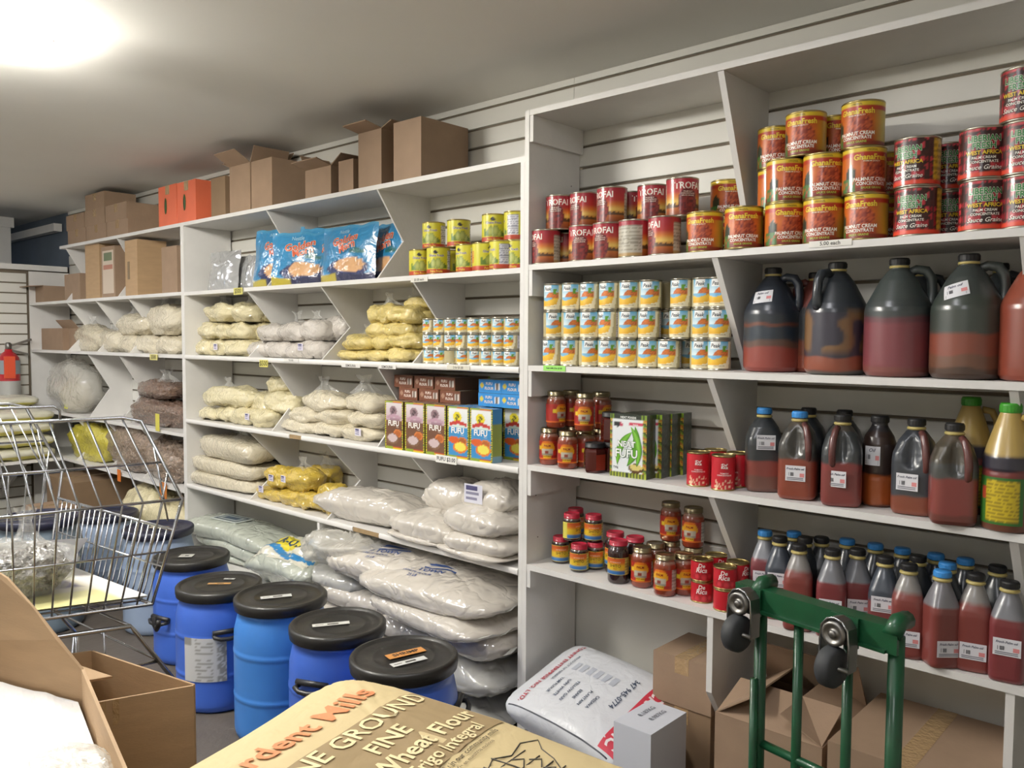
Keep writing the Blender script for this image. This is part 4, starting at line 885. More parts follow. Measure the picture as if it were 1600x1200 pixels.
# far unit, top bay
g = 'cartons in the top bay of the far unit'
for l, r, t, Y, d, m, lab, fl in ((50, 68, 447, -.25, .2, 'kraft', 'low carton with a dark top, leftmost in the far top bay', (('f', 185), ('b', 150))), (101, 125, 428, -.25, .16, 'kraft', 'small carton beside the notched divider in the far top bay', ()), (134, 156, 378, -.26, .2, 'kraft_light', 'tall plain carton in the far top bay', ()), (159, 180, 385, -.265, .2, 'kraft', 'tall carton with a pale printed label and shiny tape', ()), (196, 215, 375, -.265, .18, 'kraft_light', 'tall tan carton with green side print', ()), (253, 277, 385, -.25, .18, 'kraft', 'plain carton beside the middle unit', ())):
    o = top_box(l, r, t, Y, d, m, lab, F1+.0005, fl, g, tape=False)
    w, h = o.dimensions.x, o.dimensions.z if not fl else .1
    if 'label' in lab:
        b = MB().box(-w*.4, w*.4, -d/2-.001, -d/2, h*.08, h*.92, col=C('c9b9a6')).box(-w*.3, w*.3, -d/2-.0016, -d/2, h*.72, h*.88, col=C('6f7a5c')).box(-w*.34, w*.34, -d/2-.0016, -d/2, h*.55, h*.64, col=C('b07a66')); b.build('printed_label', 'print_card', o)
    if 'green' in lab: MB().box(-w*.3, -w*.12, -d/2-.001, -d/2, h*.3, h*.62, col=C('7e6a4e')).build('print', 'print_card', o)
for l, r, t, Y, lab in ((65, 98, 513, -.22, 'squat two-tone carton in the second far bay'), (99, 124, 513, -.18, 'small carton with a dark flap beside it')):
    top_box(l, r, t, Y, .16, 'kraft', lab, F2+.0005, (('f', 130), ('b', 140)) if 'flap' in lab else (), 'cartons in the second far bay', tape=False)
# far bags
bags([((112, 165, 505, 550), 'leftmost, large', dict(neck=1.4)), ((152, 195, 512, 551), 'second', dict(neck=1)), ((185, 225, 520, 552), 'bottom row, third', {}), ((218, 255, 520, 553), 'bottom row, fourth', {}), ((250, 284, 522, 554), 'bottom row, right', {}), ((185, 235, 488, 524), 'upper, middle', dict(neck=1.2)), ((230, 284, 474, 524), 'upper right, tallest', dict(neck=1.2))], 'powder_pale', 'flour_bag', 'bags of pale flour in the far unit', 'clear bag of pale flour in the far unit, %s', Y=-.24, d=.18, nz=.08)
o = bag((76, 142, 560, 632), 'film_thick', 'plastic_bag', 'large pale translucent bag of dried pieces on the far unit', None, Y=-.285, d=.24, z=F3, nz=.13, fine=.02); MB().add(*lump(.38, .17, .25, 3, nz=.14)).build('contents', 'powder_pale', o, (0.02, 0, .01)); tuft(o, (-.1, 0, .3), .09, .1, 5)
bags([((212, 290, 618, 650), 'lower', dict(z=F3)), ((218, 270, 592, 622), 'upper', dict(neck=1.5))], 'fish_brown', 'dried_fish_bag', 'bags of dried fish in the third far bay', 'bag of dark brown dried fish in the third far bay, %s', Y=-.26, d=.22, nz=.08, fine=.05)
bags([((112, 174, 658, 716), 'bright yellow bag of dried goods on the far unit', dict(z=F4))], 'powder_bright', 'yellow_bag', None, '%s', Y=-.26, d=.22, nz=.12, fine=.04)
bags([((168, 246, 655, 730), 'left heap', dict(z=F4, neck=1.2)), ((226, 292, 692, 746), 'right, lower', dict(z=F4)), ((255, 292, 688, 712), 'right, upper', dict(Y=-.2, d=.15))], 'fish_tan', 'dried_fish_bag', 'bags of dried fish in the lowest far bay', 'bag of tan dried fish in the lowest far bay, %s', Y=-.27, d=.22, nz=.09, fine=.05)
bags([((198, 250, 758, 815), 'left, tied', dict(neck=1.3)), ((228, 290, 778, 830), 'right, by the middle unit', {})], 'powder_cream', 'meal_bag', 'cream bags under the far unit', 'bag of cream meal under the far unit, %s', Y=-.35, d=.3, z=.0, nz=.08)
# packs on the corner shelf
for i, (x0, x1, y0, y1, k, lab) in enumerate([(x0, x1, y0, y1, k, '%s layer, %s' % (ORD[k], n_)) for k in range(5) for x0, x1, y0, y1, n_ in ((.02, .32, -.74, -.32, 'against the partition'), (.33, .62, -.74, -.32, 'at the front edge')) if not (k == 4 and x0 > .3)]):
    z0 = k*.086; vs, fs = lump(x1-x0, y1-y0, .09, i, e1=.7, e2=.4, nz=.05, pinch=.2, flat=.04)
    o = MB().add(vs, fs, 0, True, [C('d2c95a') if z < .03 else C('d3d0bc') for x, y, z in vs]).build('rice_pack', 'print_foil', None, (PX+(x0+x1)/2+.03*hsh(i), (y0+y1)/2, F4+z0)); tag(o, 'pale pack with yellow edge on the corner shelf, '+lab, 'bag', 'packs on the corner shelf')

# ================================================================= boxed flour
def painted_box(name, w, d, h, front, side, top, texts=(), nu=24, nv=44, m='print_card'):
    b = MB()
    b.grid(lambda u, v: (w*(u-.5), -d/2, h*v), nu, nv, smooth=False, col=front)
    b.grid(lambda u, v: (w*(.5-u), d/2, h*v), nu, nv, smooth=False, col=front)
    b.grid(lambda u, v: (w/2, d*(u-.5), h*v), 8, 30, smooth=False, col=side); b.grid(lambda u, v: (-w/2, d*(.5-u), h*v), 8, 30, smooth=False, col=side)
    b.grid(lambda u, v: (w*(u-.5), d*(v-.5), h), 24, 10, smooth=False, col=top); b.grid(lambda u, v: (w*(u-.5), d*(.5-v), 0), 24, 10, smooth=False, col=top)
    for s, size, x, z, c, bo in texts: b.text(s, size, lambda a, e: (x*w+a, -d/2-.0006, z*h+e), C(c), bo)
    o = b.build(name, m); o['category'] = 'box'; return o
def fufu(kind):
    brown = kind == 'brown'; base = C('6e4a36') if brown else C('3c8cc4')
    def front(u, v):
        e = .07
        if u < e or u > 1-e: return [C('20301c'), C('d8c22c'), C('3a7a34'), C('d8c22c')][int(v*40+u*8) % 4]
        if v < .055 or v > .955: return C('8ea234') if u < .45 else (C('b8402c') if int(v*120) % 2 else C('d8c22c'))
        if v > .60: c = mixc(C('d8cfd2') if brown else C('e6e8e6'), C('b898a4') if brown else C('cfd8dc'), (.95-v)*2.2)
        else: c = base
        if ((u-.47)/.2)**2+((v-.80)/.10)**2 < 1: c = C('8a7076') if brown else C('e0cf2a')
        if ((u-.47)/.1)**2+((v-.79)/.07)**2 < 1 and hsh(int(u*18), int(v*40)) > .4: c = C('4a3a40') if brown else C('5a5a1c')
        if abs(v-.665-.03*math.cos((u-.5)*5)) < .035 and .12 < u < .9: c = C('b894a4') if brown else C('c03a34')
        if abs(v-.615) < .022 and .25 < u < .8: c = C('9c7c88') if brown else C('cfe0d8')
        if ((u-.70)/.22)**2+((v-.34)/.085)**2 < 1: c = C('b0602c') if (((u-.7)/.16)**2+((v-.34)/.055)**2 < 1) else C('d07a3c')
        cx = .42 if brown else .60
        if not brown and ((u-.3)/.24)**2+((v-.36)/.07)**2 < 1: c = C('d8602a')
        if ((u-cx)/.33)**2+((v-.22)/.11)**2 < 1: c = C('7a5a44') if brown else C('e07a2c')
        if ((u-cx)/.26)**2+((v-.235)/.085)**2 < 1: c = C('c8b4b4') if brown else C('e8dc5a')
        return c
    def side(u, v):
        if brown: return C('6a4a38') if v > .06 else C('8ea234')
        return C('3a80b4') if v > .7 else (C('8f9a4a') if v > .1 else C('7aa0b4'))
    def top(u, v):
        c = C('74452f') if brown else C('2f8bd0')
        if .72 < u < .93 and .22 < v < .8: c = C('d8d4cc') if brown else C('e6eef2')
        if .75 < u < .90 and .28 < v < .74: c = C('6a5a50') if (int(u*110) % 2) else C('b8b2aa')
        if ((u-.14)/.07)**2+((v-.55)/.25)**2 < 1: c = C('a8846e') if brown else C('d8c23a')
        return c
    o = painted_box('flour_box', .116, .05, .196, front, side, top, (('FUFU', .030, -.02, .535, 'f4f1ea', .03), ('Flour', .008, .2, .465, 'e8d8c8', .0)))
    b = MB()
    for zz, fl in ((.1966, 1), (-.0006, -1)):
        for i, s in enumerate(('FUFU', 'FLOUR')): b.text(s, .0145, lambda x, y: (x-.0035, fl*(y+(.009-.017*i)), zz), C('e8dcd2'), .03)
    b.build('end_print', 'print_card', o)
    return o
FB, FL = Kind(lambda: fufu('brown')), Kind(lambda: fufu('blue'))
g = 'standing boxes of plantain flour'
for i, px in enumerate((621, 653, 686, 721, 757, 809)):
    K = FB if i < 3 else FL; X = sx(px, -.265, M3+.1) if i < 5 else -2.035; l = (['first', 'second', 'third'][i] if i < 3 else ['first', 'second', 'rightmost, cut by the post'][i-3])
    K.put((X, -.258 if i < 5 else -.145, M3), .03*(hsh(i)-.5), '%s flour box standing at the shelf front, %s from the left' % ('brown' if i < 3 else 'blue', l) if i != 5 else 'blue flour box standing at the front, half hidden by the post', g)
    for r in range(1, 4) if i < 4 else (3,) if i == 4 else range(1, 2): K.put((X+.012*r if i != 4 else X, (-.258 if i < 5 else -.145)+.0515*r, M3), 0, '%s flour box in row %s behind the %s %s' % ('brown' if i < 3 else 'blue', ORD[r], ORD[i], 'front box'), g)
g = 'flat lying boxes of plantain flour'
def lay(K, X, Y, z, label, flip=False):
    o = K.put((X, Y, z), 0, label, g); o.rotation_euler = (math.pi/2, math.pi if flip else 0, 0); return o
for row in (0, 1):
    for i in range(3):
        X = sx((635, 667, 700)[i], -.2, M3+.24)-.01*row*1.0+(.02 if row == 0 else 0)
        lay(FB, X, -.012, M3+.2225+row*.051, 'brown flour box lying flat, %s row, %s from the left' % (['lower', 'upper'][row], ORD[i]), (i+row) % 2 == 0 and False)
    for i in range(2):
        X = min(sx((767, 803)[i], -.2, M3+.24), -1.972-.12*(1-i))+.002*row; lay(FL, X, -.012, M3+.2225+row*.051, 'bright blue flour box lying flat, %s row, %s' % (['lower', 'upper'][row], ['left', 'right']  [i]))
# green banana flour boxes
def neat():
    def front(u, v):
        if v > .91: return C('1f2a20') if .15 < u < .85 or int(u*30) % 2 else C('7a9a2a')
        if v < .07: return C('23301f') if int(u*26) % 2 else C('a8b43a')
        if u < .07 or u > .90: return [C('2a3a20'), C('c8a83a'), C('b05a2a'), C('7a9a2a')][int(v*28+u*9) % 4]
        c = C('e6eaec')
        if .82 < v < .87 and .5 < u < .88: c = C('d0405c')
        if ((u-.22)/.13)**2+((v-.84)/.045)**2 < 1: c = C('20242a') if u < .27 else C('c04a66')
        if ((u-.72)/.2)**2+((v-.155)/.075)**2 < 1: c = C('5a3a1e')
        if ((u-.72)/.17)**2+((v-.175)/.05)**2 < 1: c = C('d8c878')
        return c
    dk = lambda u, v: C('26332a') if hsh(int(u*20), int(v*60)) > .25 else C('3a4a3e')
    o = painted_box('flour_box', .135, .052, .2, front, dk, dk, (('NEAT FOODS', .0095, 0, .95, 'e8ece8', .03), ('Instant', .007, .2, .845, 'f4f0f0', .02)), m='print_gloss')
    b = MB()
    def banana(x0, z0, L, a, bend, wd, c, e):
        def F_(u, v):
            s = (u-.5)*L; w = wd*max(.06, (1-abs(2*u-1)**2.6))*(v-.5)*2; off = bend*(1-(2*u-1)**2)
            x, z = s, off+w; return (x0+x*math.cos(a)-z*math.sin(a), -.0262-e, z0+x*math.sin(a)+z*math.cos(a))
        b.grid(F_, 14, 4, col=lambda u, v: mixc(C(c), C('3c7a1c'), abs(v-.5)*1.6 if u > .06 else 1))
    banana(-.012, .092, .12, 1.1, .016, .012, '7cc23a', .0006); banana(.012, .10, .13, 1.35, -.018, .014, '6ab02e', .001); banana(.022, .10, .125, 1.75, -.016, .012, '86cc44', .0014)
    for c, bo, e in (('2c6a2a', .06, .0020), ('f6f8f6', .025, .0024)):
        b.text('NEAT', .026, lambda x, y: (x-.005, -.026-e, .105+y), C(c), bo); b.text('FUFU', .036, lambda x, y: (x-.005, -.026-e, .075+y), C(c), bo)
    b.text('700g', .01, lambda x, y: (x-.045, -.027, .03+y), C('303030'), .01)
    b.build('artwork', 'print_gloss', o); return o
NE = Kind(neat); g = 'green banana flour boxes'
X = sx(984, -.26, Z3+.1)
for i, (dx, dy) in enumerate(((0, 0), (.020, .056), (.024, .109), (.034, .162))):
    NE.put((X+dx, -.245+dy, Z3), .03 if i == 0 else .02, 'green flour box with bananas, '+['in front', 'second, just behind the front one', 'third from the front', 'rearmost, against the wall'][i], g)

# ================================================================= pouches
def pouch(px, Y, z, m, col, label, group, rz=0, lean=.12, t=.05, texts=(), name='cereal_pouch', crease=0.):
    l, r, top, bt = px; X0, X1 = sx(l, Y, z+.1), sx(r, Y, z+.1); h = sz((X0+X1)/2, Y, top)-z; w = X1-X0; b = MB()
    def P(u, v, s):
        e = max(0, (1-abs(2*u-1)**3))*max(0, min(1, (1-v)*3.2))*(min(1, v*8)*.4+.6)
        return (w*(u-.5)*(1+.03*math.sin(v*9)), s*t/2*e*(1+.25*noise.noise(Vector((u*4, v*4, l*.1))))+lean*h*v, h*v+.01*noise.noise(Vector((u*5+l, v*3, 0))))
    b.grid(lambda u, v: P(u, v, -1), 26, 30, col=col); b.grid(lambda u, v: P(1-u, v, 1), 26, 30, col=lambda u, v: col(1-u, v))
    for ti, (s, size, x, v, c, bo, rot) in enumerate(texts):
        cr, sr = math.cos(rot), math.sin(rot)
        def F_(a, e):
            xx, zz = x*w+a*cr-e*sr, v*h+a*sr+e*cr; q = P(xx/w+.5, max(0.01, min(.99, zz/h)), -1); return (q[0], q[1]-.003-.0008*ti, q[2])
        b.text(s, size, F_, C(c), bo)
    o = b.build(name, m, None, ((X0+X1)/2, Y, z)); o.rotation_euler.z = rz; tag(o, label, 'pouch', group); return o
def p_gold(u, v):
    c = C('2f86b8')
    if ((u-.55)/.36)**2+((v-.25)/.17)**2 < 1: c = C('23305e')
    if ((u-.58)/.27)**2+((v-.30)/.13)**2 < 1: c = C('d8a878')
    if v < .16: c = C('b8a83c') if u < .35 else C('2c2f52')
    if ((u-.72)/.14)**2+((v-.52)/.05)**2 < 1: c = C('2c6a6a')
    if v > .95: c = C('4a94bc')
    return c
GT = (('Golden', .052, .0, .74, 'e8e0d8', .06, .18), ('Golden', .052, .0, .74, 'd05a34', .025, .18), ('Morn', .05, .06, .62, 'e8e0d8', .06, .18), ('Morn', .05, .06, .62, 'd05a34', .025, .18), ('Nestle', .024, -.05, .89, 'a8d0e4', .01, 0))
g = 'blue cereal pouches'
for px, Y, rz, l in (((402, 462, 357, 445), -.15, .15, 'behind the left notched divider'), ((442, 500, 362, 446), -.21, .5, 'left of the group of four'), ((478, 540, 355, 445), -.14, .3, 'second of the group of four'), ((504, 582, 351, 444), -.20, .05, 'widest, in the middle of the group'), ((568, 636, 349, 444), -.12, -.15, 'right, behind the right notched divider')):
    pouch(px, Y, M1, 'print_foil', p_gold, 'blue cereal pouch with red script, '+l, g, rz, .10, .06, GT)
for px, Y, l in (((328, 367, 392, 446), -.2, 'bright one in front'), ((362, 390, 400, 446), -.14, 'dim one behind'), ((384, 403, 398, 446), -.15, 'narrow one beside the blue pouch')):
    pouch(px, Y, M1, 'silver_foil', lambda u, v: (1, 1, 1), 'plain silver foil pouch, '+l, 'silver pouches', .1, .12, .05, name='foil_pouch')
# ================================================================= blue drums
def drum(x, y, R, H, m, lidm, label, labels=(), handle=None, ribs=True, paper=None):
    pr = [(R*.90, 0), (R*.97, .01), (R, .03), (R, H*.10), (R, H*.28), (R, H*.297), (R*1.01, H*.303), (R*1.012, H*.315), (R*1.01, H*.327), (R, H*.333), (R, H*.35), (R, H*.60), (R, H*.617), (R*1.01, H*.623), (R*1.012, H*.635), (R*1.01, H*.647), (R, H*.653), (R, H*.67), (R*.99, H*.78), (R*.93, H*.87), (R*.90, H*.90), (R*.93, H*.91), (R*.93, H*.925), (R*.9, H*.93), (R*.9, H*.97)]
    o = MB().lathe(pr, 48).build('plastic_drum', m, None, (x, y, 0)); tag(o, label, 'drum', 'plastic drums along the shelves')
    L = R*.985; h = H*.93
    lid = MB().lathe([(L*.96, 0), (L, .002), (L, .012), (L*1.015, .014), (L*1.015, .034), (L*.985, .040), (L*.93, .041), (L*.91, .034), (L*.86, .032), (L*.6, .031), (L*.58, .034), (L*.56, .031), (.002, .030)], 48, cap=False).build('lid', lidm, o, (0, 0, h))
    for k, (px, py, w, d, a, c, txt) in enumerate(labels):
        b = MB().box(-w/2, w/2, -d/2, d/2, 0, .0008, col=C(c))
        if txt: b.text(txt, d*.7, lambda x_, y_: (x_, y_, .0013), C('2a2420'), .03)
        else: b.box(-w*.1, w*.2, -d*.2, d*.15, .0008, .0011, col=C('45423e')).box(-w*.42, -w*.2, -d*.1, d*.1, .0008, .0011, col=C('8a8680'))
        q = b.build('lid_label', 'print_card', lid, (px, py, .0345)); q.rotation_euler.z = a
    if handle is not None:
        th, z = handle; c, s = math.sin(th), -math.cos(th)
        t = (-s, c); b = MB(); P = lambda u, e, zz: (c*(R*.985+e)+t[0]*u, s*(R*.985+e)+t[1]*u, zz)
        b.tube([P(-.05, 0, z), P(-.05, .022, z), P(-.03, .032, z-.006), (P(0, .034, z-.008)), P(.03, .032, z-.006), P(.05, .022, z), P(.05, 0, z)], .008, 8)
        b.box(-.0, .0, 0, 0, 0, 0) if False else None
        b.build('handle', 'black_plastic', o)
        q = MB(); q.tube([P(-.055, .004, z+.012), P(.055, .004, z+.012)], .010, 8); q.build('handle_mount', 'black_plastic', o)
    if paper:
        th, z, w, hh = paper; r = R*1.012+.0008; b = MB()
        b.grid(lambda u, v: (r*math.sin(th+(u-.5)*w/r), -r*math.cos(th+(u-.5)*w/r), z+hh*(v-.5)), 22, 26, col=lambda u, v: C('8f8e8a') if (int(v*26) % 2 and .3 < u < .72 and hsh(int(u*9), int(v*26)) > .4) or (u > .8 and hsh(int(u*22), int(v*22)) > .5) or (u < .2 and v > .84) else C('c2c3c4'))
        b.build('paper_label', 'print_card', o)
    return o
drum(-1.815, -.89, .158, .529, 'drum_blue', 'lid_black', 'blue drum with an orange SHRIMP label on its black lid, nearest of the row', ((-.01, .015, .12, .036, 1.35, 'd0904c', 'SHRIMP'), (.045, -.02, .11, .026, 1.35, 'cfd0cc', None)), (2.2, .38))
drum(-2.215, -.835, .158, .513, 'drum_blue', 'lid_black', 'blue drum with a small white label in the middle of its lid', ((-.01, -.02, .12, .026, 1.05, 'cfcfc8', None),), (.42, .36))
drum(-2.645, -.78, .168, .50, 'drum_blue_light', 'lid_black', 'lighter blue ribbed drum with a rounded white lid label', ((-.0, -.02, .11, .03, 1.1, 'c9cac6', None),))
drum(-3.055, -.805, .166, .462, 'drum_blue', 'lid_black', 'blue drum with a paper sheet stuck on its side', ((.0, .0, .09, .018, .8, 'c09050', None), (-.03, .06, .045, .016, .7, 'b9bab6', None)), (1.25, .31), paper=(.72, .215, .17, .17))
drum(-3.58, -.66, .166, .452, 'drum_blue', 'lid_black', 'blue drum between the cart nose and the drum with the paper sheet', ((-.01, -.02, .06, .05, .8, 'bdbdb6', None),), (.2, .2))
drum(-4.05, -.60, .168, .50, 'drum_pale', 'lid_navy', 'pale grey-blue drum with a navy lid, against the middle unit', ((.0, .0, .09, .05, .6, 'b0a690', None),))
p = at_d(62, 806, 4.1); drum(p.x, p.y, .19, p.z, 'drum_grey', 'lid_navy', 'grey drum with a navy lid seen through the cart basket')
p = at_d(168, 802, 4.75); drum(p.x, p.y, .165, p.z, 'drum_pale', 'lid_navy', 'pale drum with a navy lid at the back behind the cart')
for i, (px, py, t, w, h, m, l) in enumerate(((125, 745, 5.6, .5, .45, 'kraft_dark', 'large dim brown carton under the far unit'), (105, 780, 5.3, .25, .35, 'kraft', 'lighter carton in front of the dim one under the far unit'))):
    p = at_d(px, py, t); carton('carton', p.x-w/2, p.x+w/2, -.42-.0*i, -.05, 0, .5-.1*i, m, l, 'cartons under the far unit') if i == 0 else carton('carton', p.x-w/2, p.x+w/2, -.68, -.44, 0, .38, m, l, 'cartons under the far unit')

# ================================================================= shopping cart
def wires(name, segs, r, par, n=6):
    b = MB()
    for s in segs: b.tube(s, r if not isinstance(s, tuple) else s[1], n) if not isinstance(s, tuple) else b.tube(s[0], s[1], n)
    return b.build(name, 'chrome', par)
TN = 2.05
n1, n2 = at_d(217, 653, TN), at_d(285, 781, TN); f1, f2 = at_d(37, 629, TN*1.2), at_d(97, 735, TN*1.2)
ztop, znose = (n1.z+f1.z)/2, (n2.z+f2.z)/2
n1.z = f1.z = ztop; n2.z = f2.z = znose
fwd = ((n2-n1)+(f2-f1)); fwd.z = 0
back = RT*-.81+FW*-.58; back.z = 0; back.normalize()
cross = (f2-n2).normalized()
nb, fb = at_d(238, 944, TN*.985), None
zb = nb.z; fb = nb+(f2-n2)*.86
LB = .62
nb_r, fb_r = nb+back*LB*.92+Vector((0, 0, .02)), fb+back*LB*.92+Vector((0, 0, .02))
n1r, f1r = n1+back*LB, f1+back*LB; n2r, f2r = n2+back*(LB+.1), f2+back*(LB+.1)
cart = tag(empty('shopping_cart', (0, 0, 0)), 'chrome wire shopping cart holding a bag of dried herbs and a magazine', 'cart')
def lerp(a, b, t): return a+(b-a)*t
def side(tp, tr, mp, mr, bp, br, name):
    """one wire side: slanted front edge from tp to mp, then down to the nose bottom bp"""
    segs = [([tr, lerp(tp, tr, .06), lerp(tp, mp, .05), mp, bp, br], .0045)]
    e = lerp(tp, mp, .55); segs += [([e, lerp(tr, mr, .55)], .0028), ([mp, mr], .0034), ([lerp(mp, bp, .5), lerp(mr, br, .5)], .0026)]
    N = 15
    for i in range(1, N):
        t = i/N; segs.append(([lerp(tp, tr, t*.95), lerp(mp, mr, t*.95), lerp(bp, br, t*.95)], .0026))
    for i in (1, 2): segs.append(([lerp(tp, mp, i/3), lerp(mp, bp, .2*i)+back*.02*i], .0026))
    return wires(name, segs, .003, cart)
side(n1, n1r, n2, n2r, nb, nb_r, 'side_panel'); side(f1, f1r, f2, f2r, fb, fb_r, 'side_panel')
nose_t0, nose_t1 = lerp(n2, nb, .30), lerp(f2, fb, .30)
segs = [([n2, nose_t0, nb], .004), ([f2, nose_t1, fb], .004), ([nose_t0, nose_t1], .0042), ([nb, fb], .0042), ([lerp(nose_t0, nb, .5), lerp(nose_t1, fb, .5)], .0024)]
for i in range(1, 22): t = i/22; segs.append(([lerp(nose_t0, nose_t1, t), lerp(nb, fb, t)], .0022))
wires('nose_panel', segs, .003, cart)
segs = [([nb_r, fb_r], .004)]
for i in range(0, 13): t = i/12; segs.append(([lerp(nb, fb, t), lerp(nb_r, fb_r, t)], .0024))
for i in range(1, 6): t = i/6; segs.append(([lerp(nb, nb_r, t), lerp(fb, fb_r, t)], .0026))
wires('basket_floor', segs, .003, cart)
segs = [([n1r, f1r], .004)]
for i in range(0, 9): t = i/8; segs.append(([lerp(n1r, f1r, t), lerp(nb_r, fb_r, t)], .0026))
wires('rear_gate', segs, .003, cart)
up = Vector((0, 0, .035)); q0 = lerp(n1, n1r, .27)
wires('child_rail', [([lerp(n1, n1r, .28), lerp(n1, n1r, .28)+up*.7, lerp(n1, n1r, .30)+up, n1r+up], .0034)], .003, cart)
# lower rack and running gear
dn = Vector((0, 0, -.045)); r0, r1 = nb+back*.05+dn, fb+back*.05+dn; L1 = Vector((0, 0, -.30))
g0, g1 = at_d(275, 1066, TN*.99), None; g1 = g0+(f2-n2)*.8
segs = [([nb_r+dn, r0, lerp(r0, g0, .1), g0], .0055), ([fb_r+dn, r1, g1], .0055), ([r0, r1], .004), ([lerp(r0, g0, .6), lerp(r1, g1, .6)], .003), ([lerp(r0, g0, .6), lerp(r0, g0, .75)+back*.25], .003)]
for i in range(1, 7): segs.append(([r0+back*(.06*i), r0+back*(.06*i-.0)+Vector((0, 0, -.15-.01*i))+(g0-r0)*.1], .003))
segs.append(([lerp(r0, g0, .62), lerp(r0, g0, .62)+back*.5], .0035))
wires('lower_rack', segs, .003, cart)
for c0 in (g0, g1):
    segs = []
    segs.append(([c0, Vector((c0.x, c0.y, .10))+back*.05], .010)); segs.append(([Vector((c0.x, c0.y, .10))+back*.05, Vector((c0.x, c0.y, .12))+back*.62], .010))
    segs.append(([Vector((c0.x, c0.y, .12))+back*.62, (nb_r if c0 is g0 else fb_r)+Vector((0, 0, -.02))], .010))
    wires('chassis_side', segs, .01, cart, 8)
for c0 in (g0, g1):
    for k in (.06, .60):
        w = MB().lathe([(.004, -.012), (.048, -.012), (.05, -.006), (.05, .006), (.048, .012), (.004, .012)], 20).build('wheel', 'rubber', cart)
        w.location = Vector((c0.x, c0.y, .05))+back*k; w.rotation_euler = (math.pi/2, 0, math.atan2(cross.y, cross.x)+math.pi/2)
        MB().box(-.014, .014, -.014, .014, 0, .055).build('fork', 'steel', cart, Vector((c0.x, c0.y, .055))+back*k)
hk = MB().tube([(0, 0, 0), (.0, .0, -.02), (.012, .0, -.028), (.022, 0, -.015), (.022, 0, -.004)], .006, 8).build('hook', 'black_plastic', cart, nb+Vector((.01, 0, -.03)))
# what lies in the cart
zfl = zb+.012
up_, ac_ = back, cross
def inb(a, c, z=0): return nb+back*a+cross*c+Vector((0, 0, zfl-nb.z+z+.02*a/.57))
b = MB()
def magcol(u, v):
    c = C('ded9c2')
    if u < .13: c = C('e6e6e6')
    elif v < .3: c = C('ddd89a')
    if .16 < u < .27 and v > .38: c = C('4a4068')
    if u > .45 and .3 < v < .8 and hsh(int(u*22), int(v*16)) > .5: c = C('8a9a94')
    return c
b.grid(lambda u, v: tuple(inb(-.0+u*.5, .02+v*.46, .006)), 30, 20, col=magcol, smooth=False)
b.grid(lambda u, v: tuple(inb(-.0+(1-u)*.5, .02+v*.46, .002)), 4, 4, col=C('d0ccc0'), smooth=False)
mg = b.build('magazine', 'print_gloss'); tag(mg, 'open yellow and white magazine lying on the cart floor', 'magazine')
p0, p1 = inb(.05, .36, .004), inb(.30, .50, .10)
b = MB(); b.grid(lambda u, v: tuple(inb(.0+u*.34, .44-.36*v*(1-u)*.2-.04*v, .16*(1-u)*0+.012+.09*v)), 8, 6, col=C('e4e4e8')); fl = b.build('paper_sheet', 'print_card'); tag(fl, 'folded white sheet standing at the cart nose', 'paper')
hb = MB().add(*lump(.20, .17, .11, 5, nz=.12, fine=.08, e1=.8, e2=.8)).build('herb_bag', 'herb_grey', None, tuple(inb(.19, .20, .014))); tag(hb, 'clear bag of grey dried herbs lying on the magazine', 'bag')
fz = MB().add(*lump(.23, .20, .135, 8, nz=.14, fine=.05, e1=.8, e2=.8)).build('film', 'film', hb); fz.location = (.0, 0, -.004); tuft(hb, (-.1, .03, .09), .06, .09, 3)
h2 = MB().add(*lump(.24, .22, .20, 9, nz=.12, fine=.06, e1=.8, e2=.8)).build('herb_bag', 'film_thick', None, tuple(inb(.42, .34, .02))); tag(h2, 'grey plastic bundle at the left in the cart', 'bag')
MB().add(*lump(.18, .15, .11, 2, nz=.12, fine=.08)).build('contents', 'herb_grey', h2, (0, 0, .012))
# ================================================================= hand truck
HL, HR = at_d(1190, 940, 1.83), at_d(1402, 975, 1.58); HZ = .905
HL.z = HR.z = 0; hd = (HR-HL); HWd = hd.length; ha = math.atan2(hd.y, hd.x)
ht = tag(empty('hand_truck', HL, ha), 'green steel hand truck with two casters, standing in front of the oil bottles', 'hand truck')
def rail(x, r, name='rail'): return MB().tube([(x, 0, .16), (x, 0, HZ-.02)], r, 12).build(name, 'green_paint', ht)
for i, (x, r) in enumerate(((0, .0135), (.31, .0105), (.68, .0105), (1.0, .0155))): rail(x*HWd, r)
b = MB(); x0, x1 = -.055, HWd+.012
b.prism([(-.022, HZ-.052), (-.014, HZ-.052), (-.014, HZ-.006), (.02, HZ-.006), (.02, HZ), (-.022, HZ)], x0, x1, 'x')
b.prism([(-.030, HZ-.052), (-.022, HZ-.052), (-.022, HZ-.046), (-.030, HZ-.046)], x0+.06, x1-.02, 'x'); b.build('top_bar', 'green_paint', ht)
for x in (.0, HWd): MB().tube([(x, -.02, HZ-.016), (x, .004, HZ+.006), (x, .035, HZ+.004)], .018, 10).build('handle_stub', 'green_paint', ht)
for z in (.24, .55): MB().tube([(0, 0, z), (HWd, 0, z)], .010, 8).build('cross_tube', 'green_paint', ht)
MB().tube([(-.0, -.02, .16), (0, -.02, .70)], .009, 8).build('brace', 'green_paint', ht)
MB().box(-.02, HWd+.02, -.20, .0, 0.01, .016).box(-.02, HWd+.02, -.003, .003, .016, .17).build('toe_plate', 'green_paint', ht)
for x in (-.03, HWd+.03):
    w = MB().lathe([(.01, -.02), (.10, -.022), (.115, -.012), (.115, .012), (.10, .022), (.01, .02)], 28).build('wheel', 'rubber', ht, (x, .08, .116)); w.rotation_euler.y = math.pi/2
MB().tube([(-.05, .08, .116), (HWd+.05, .08, .116)], .009, 8).build('axle', 'steel', ht)
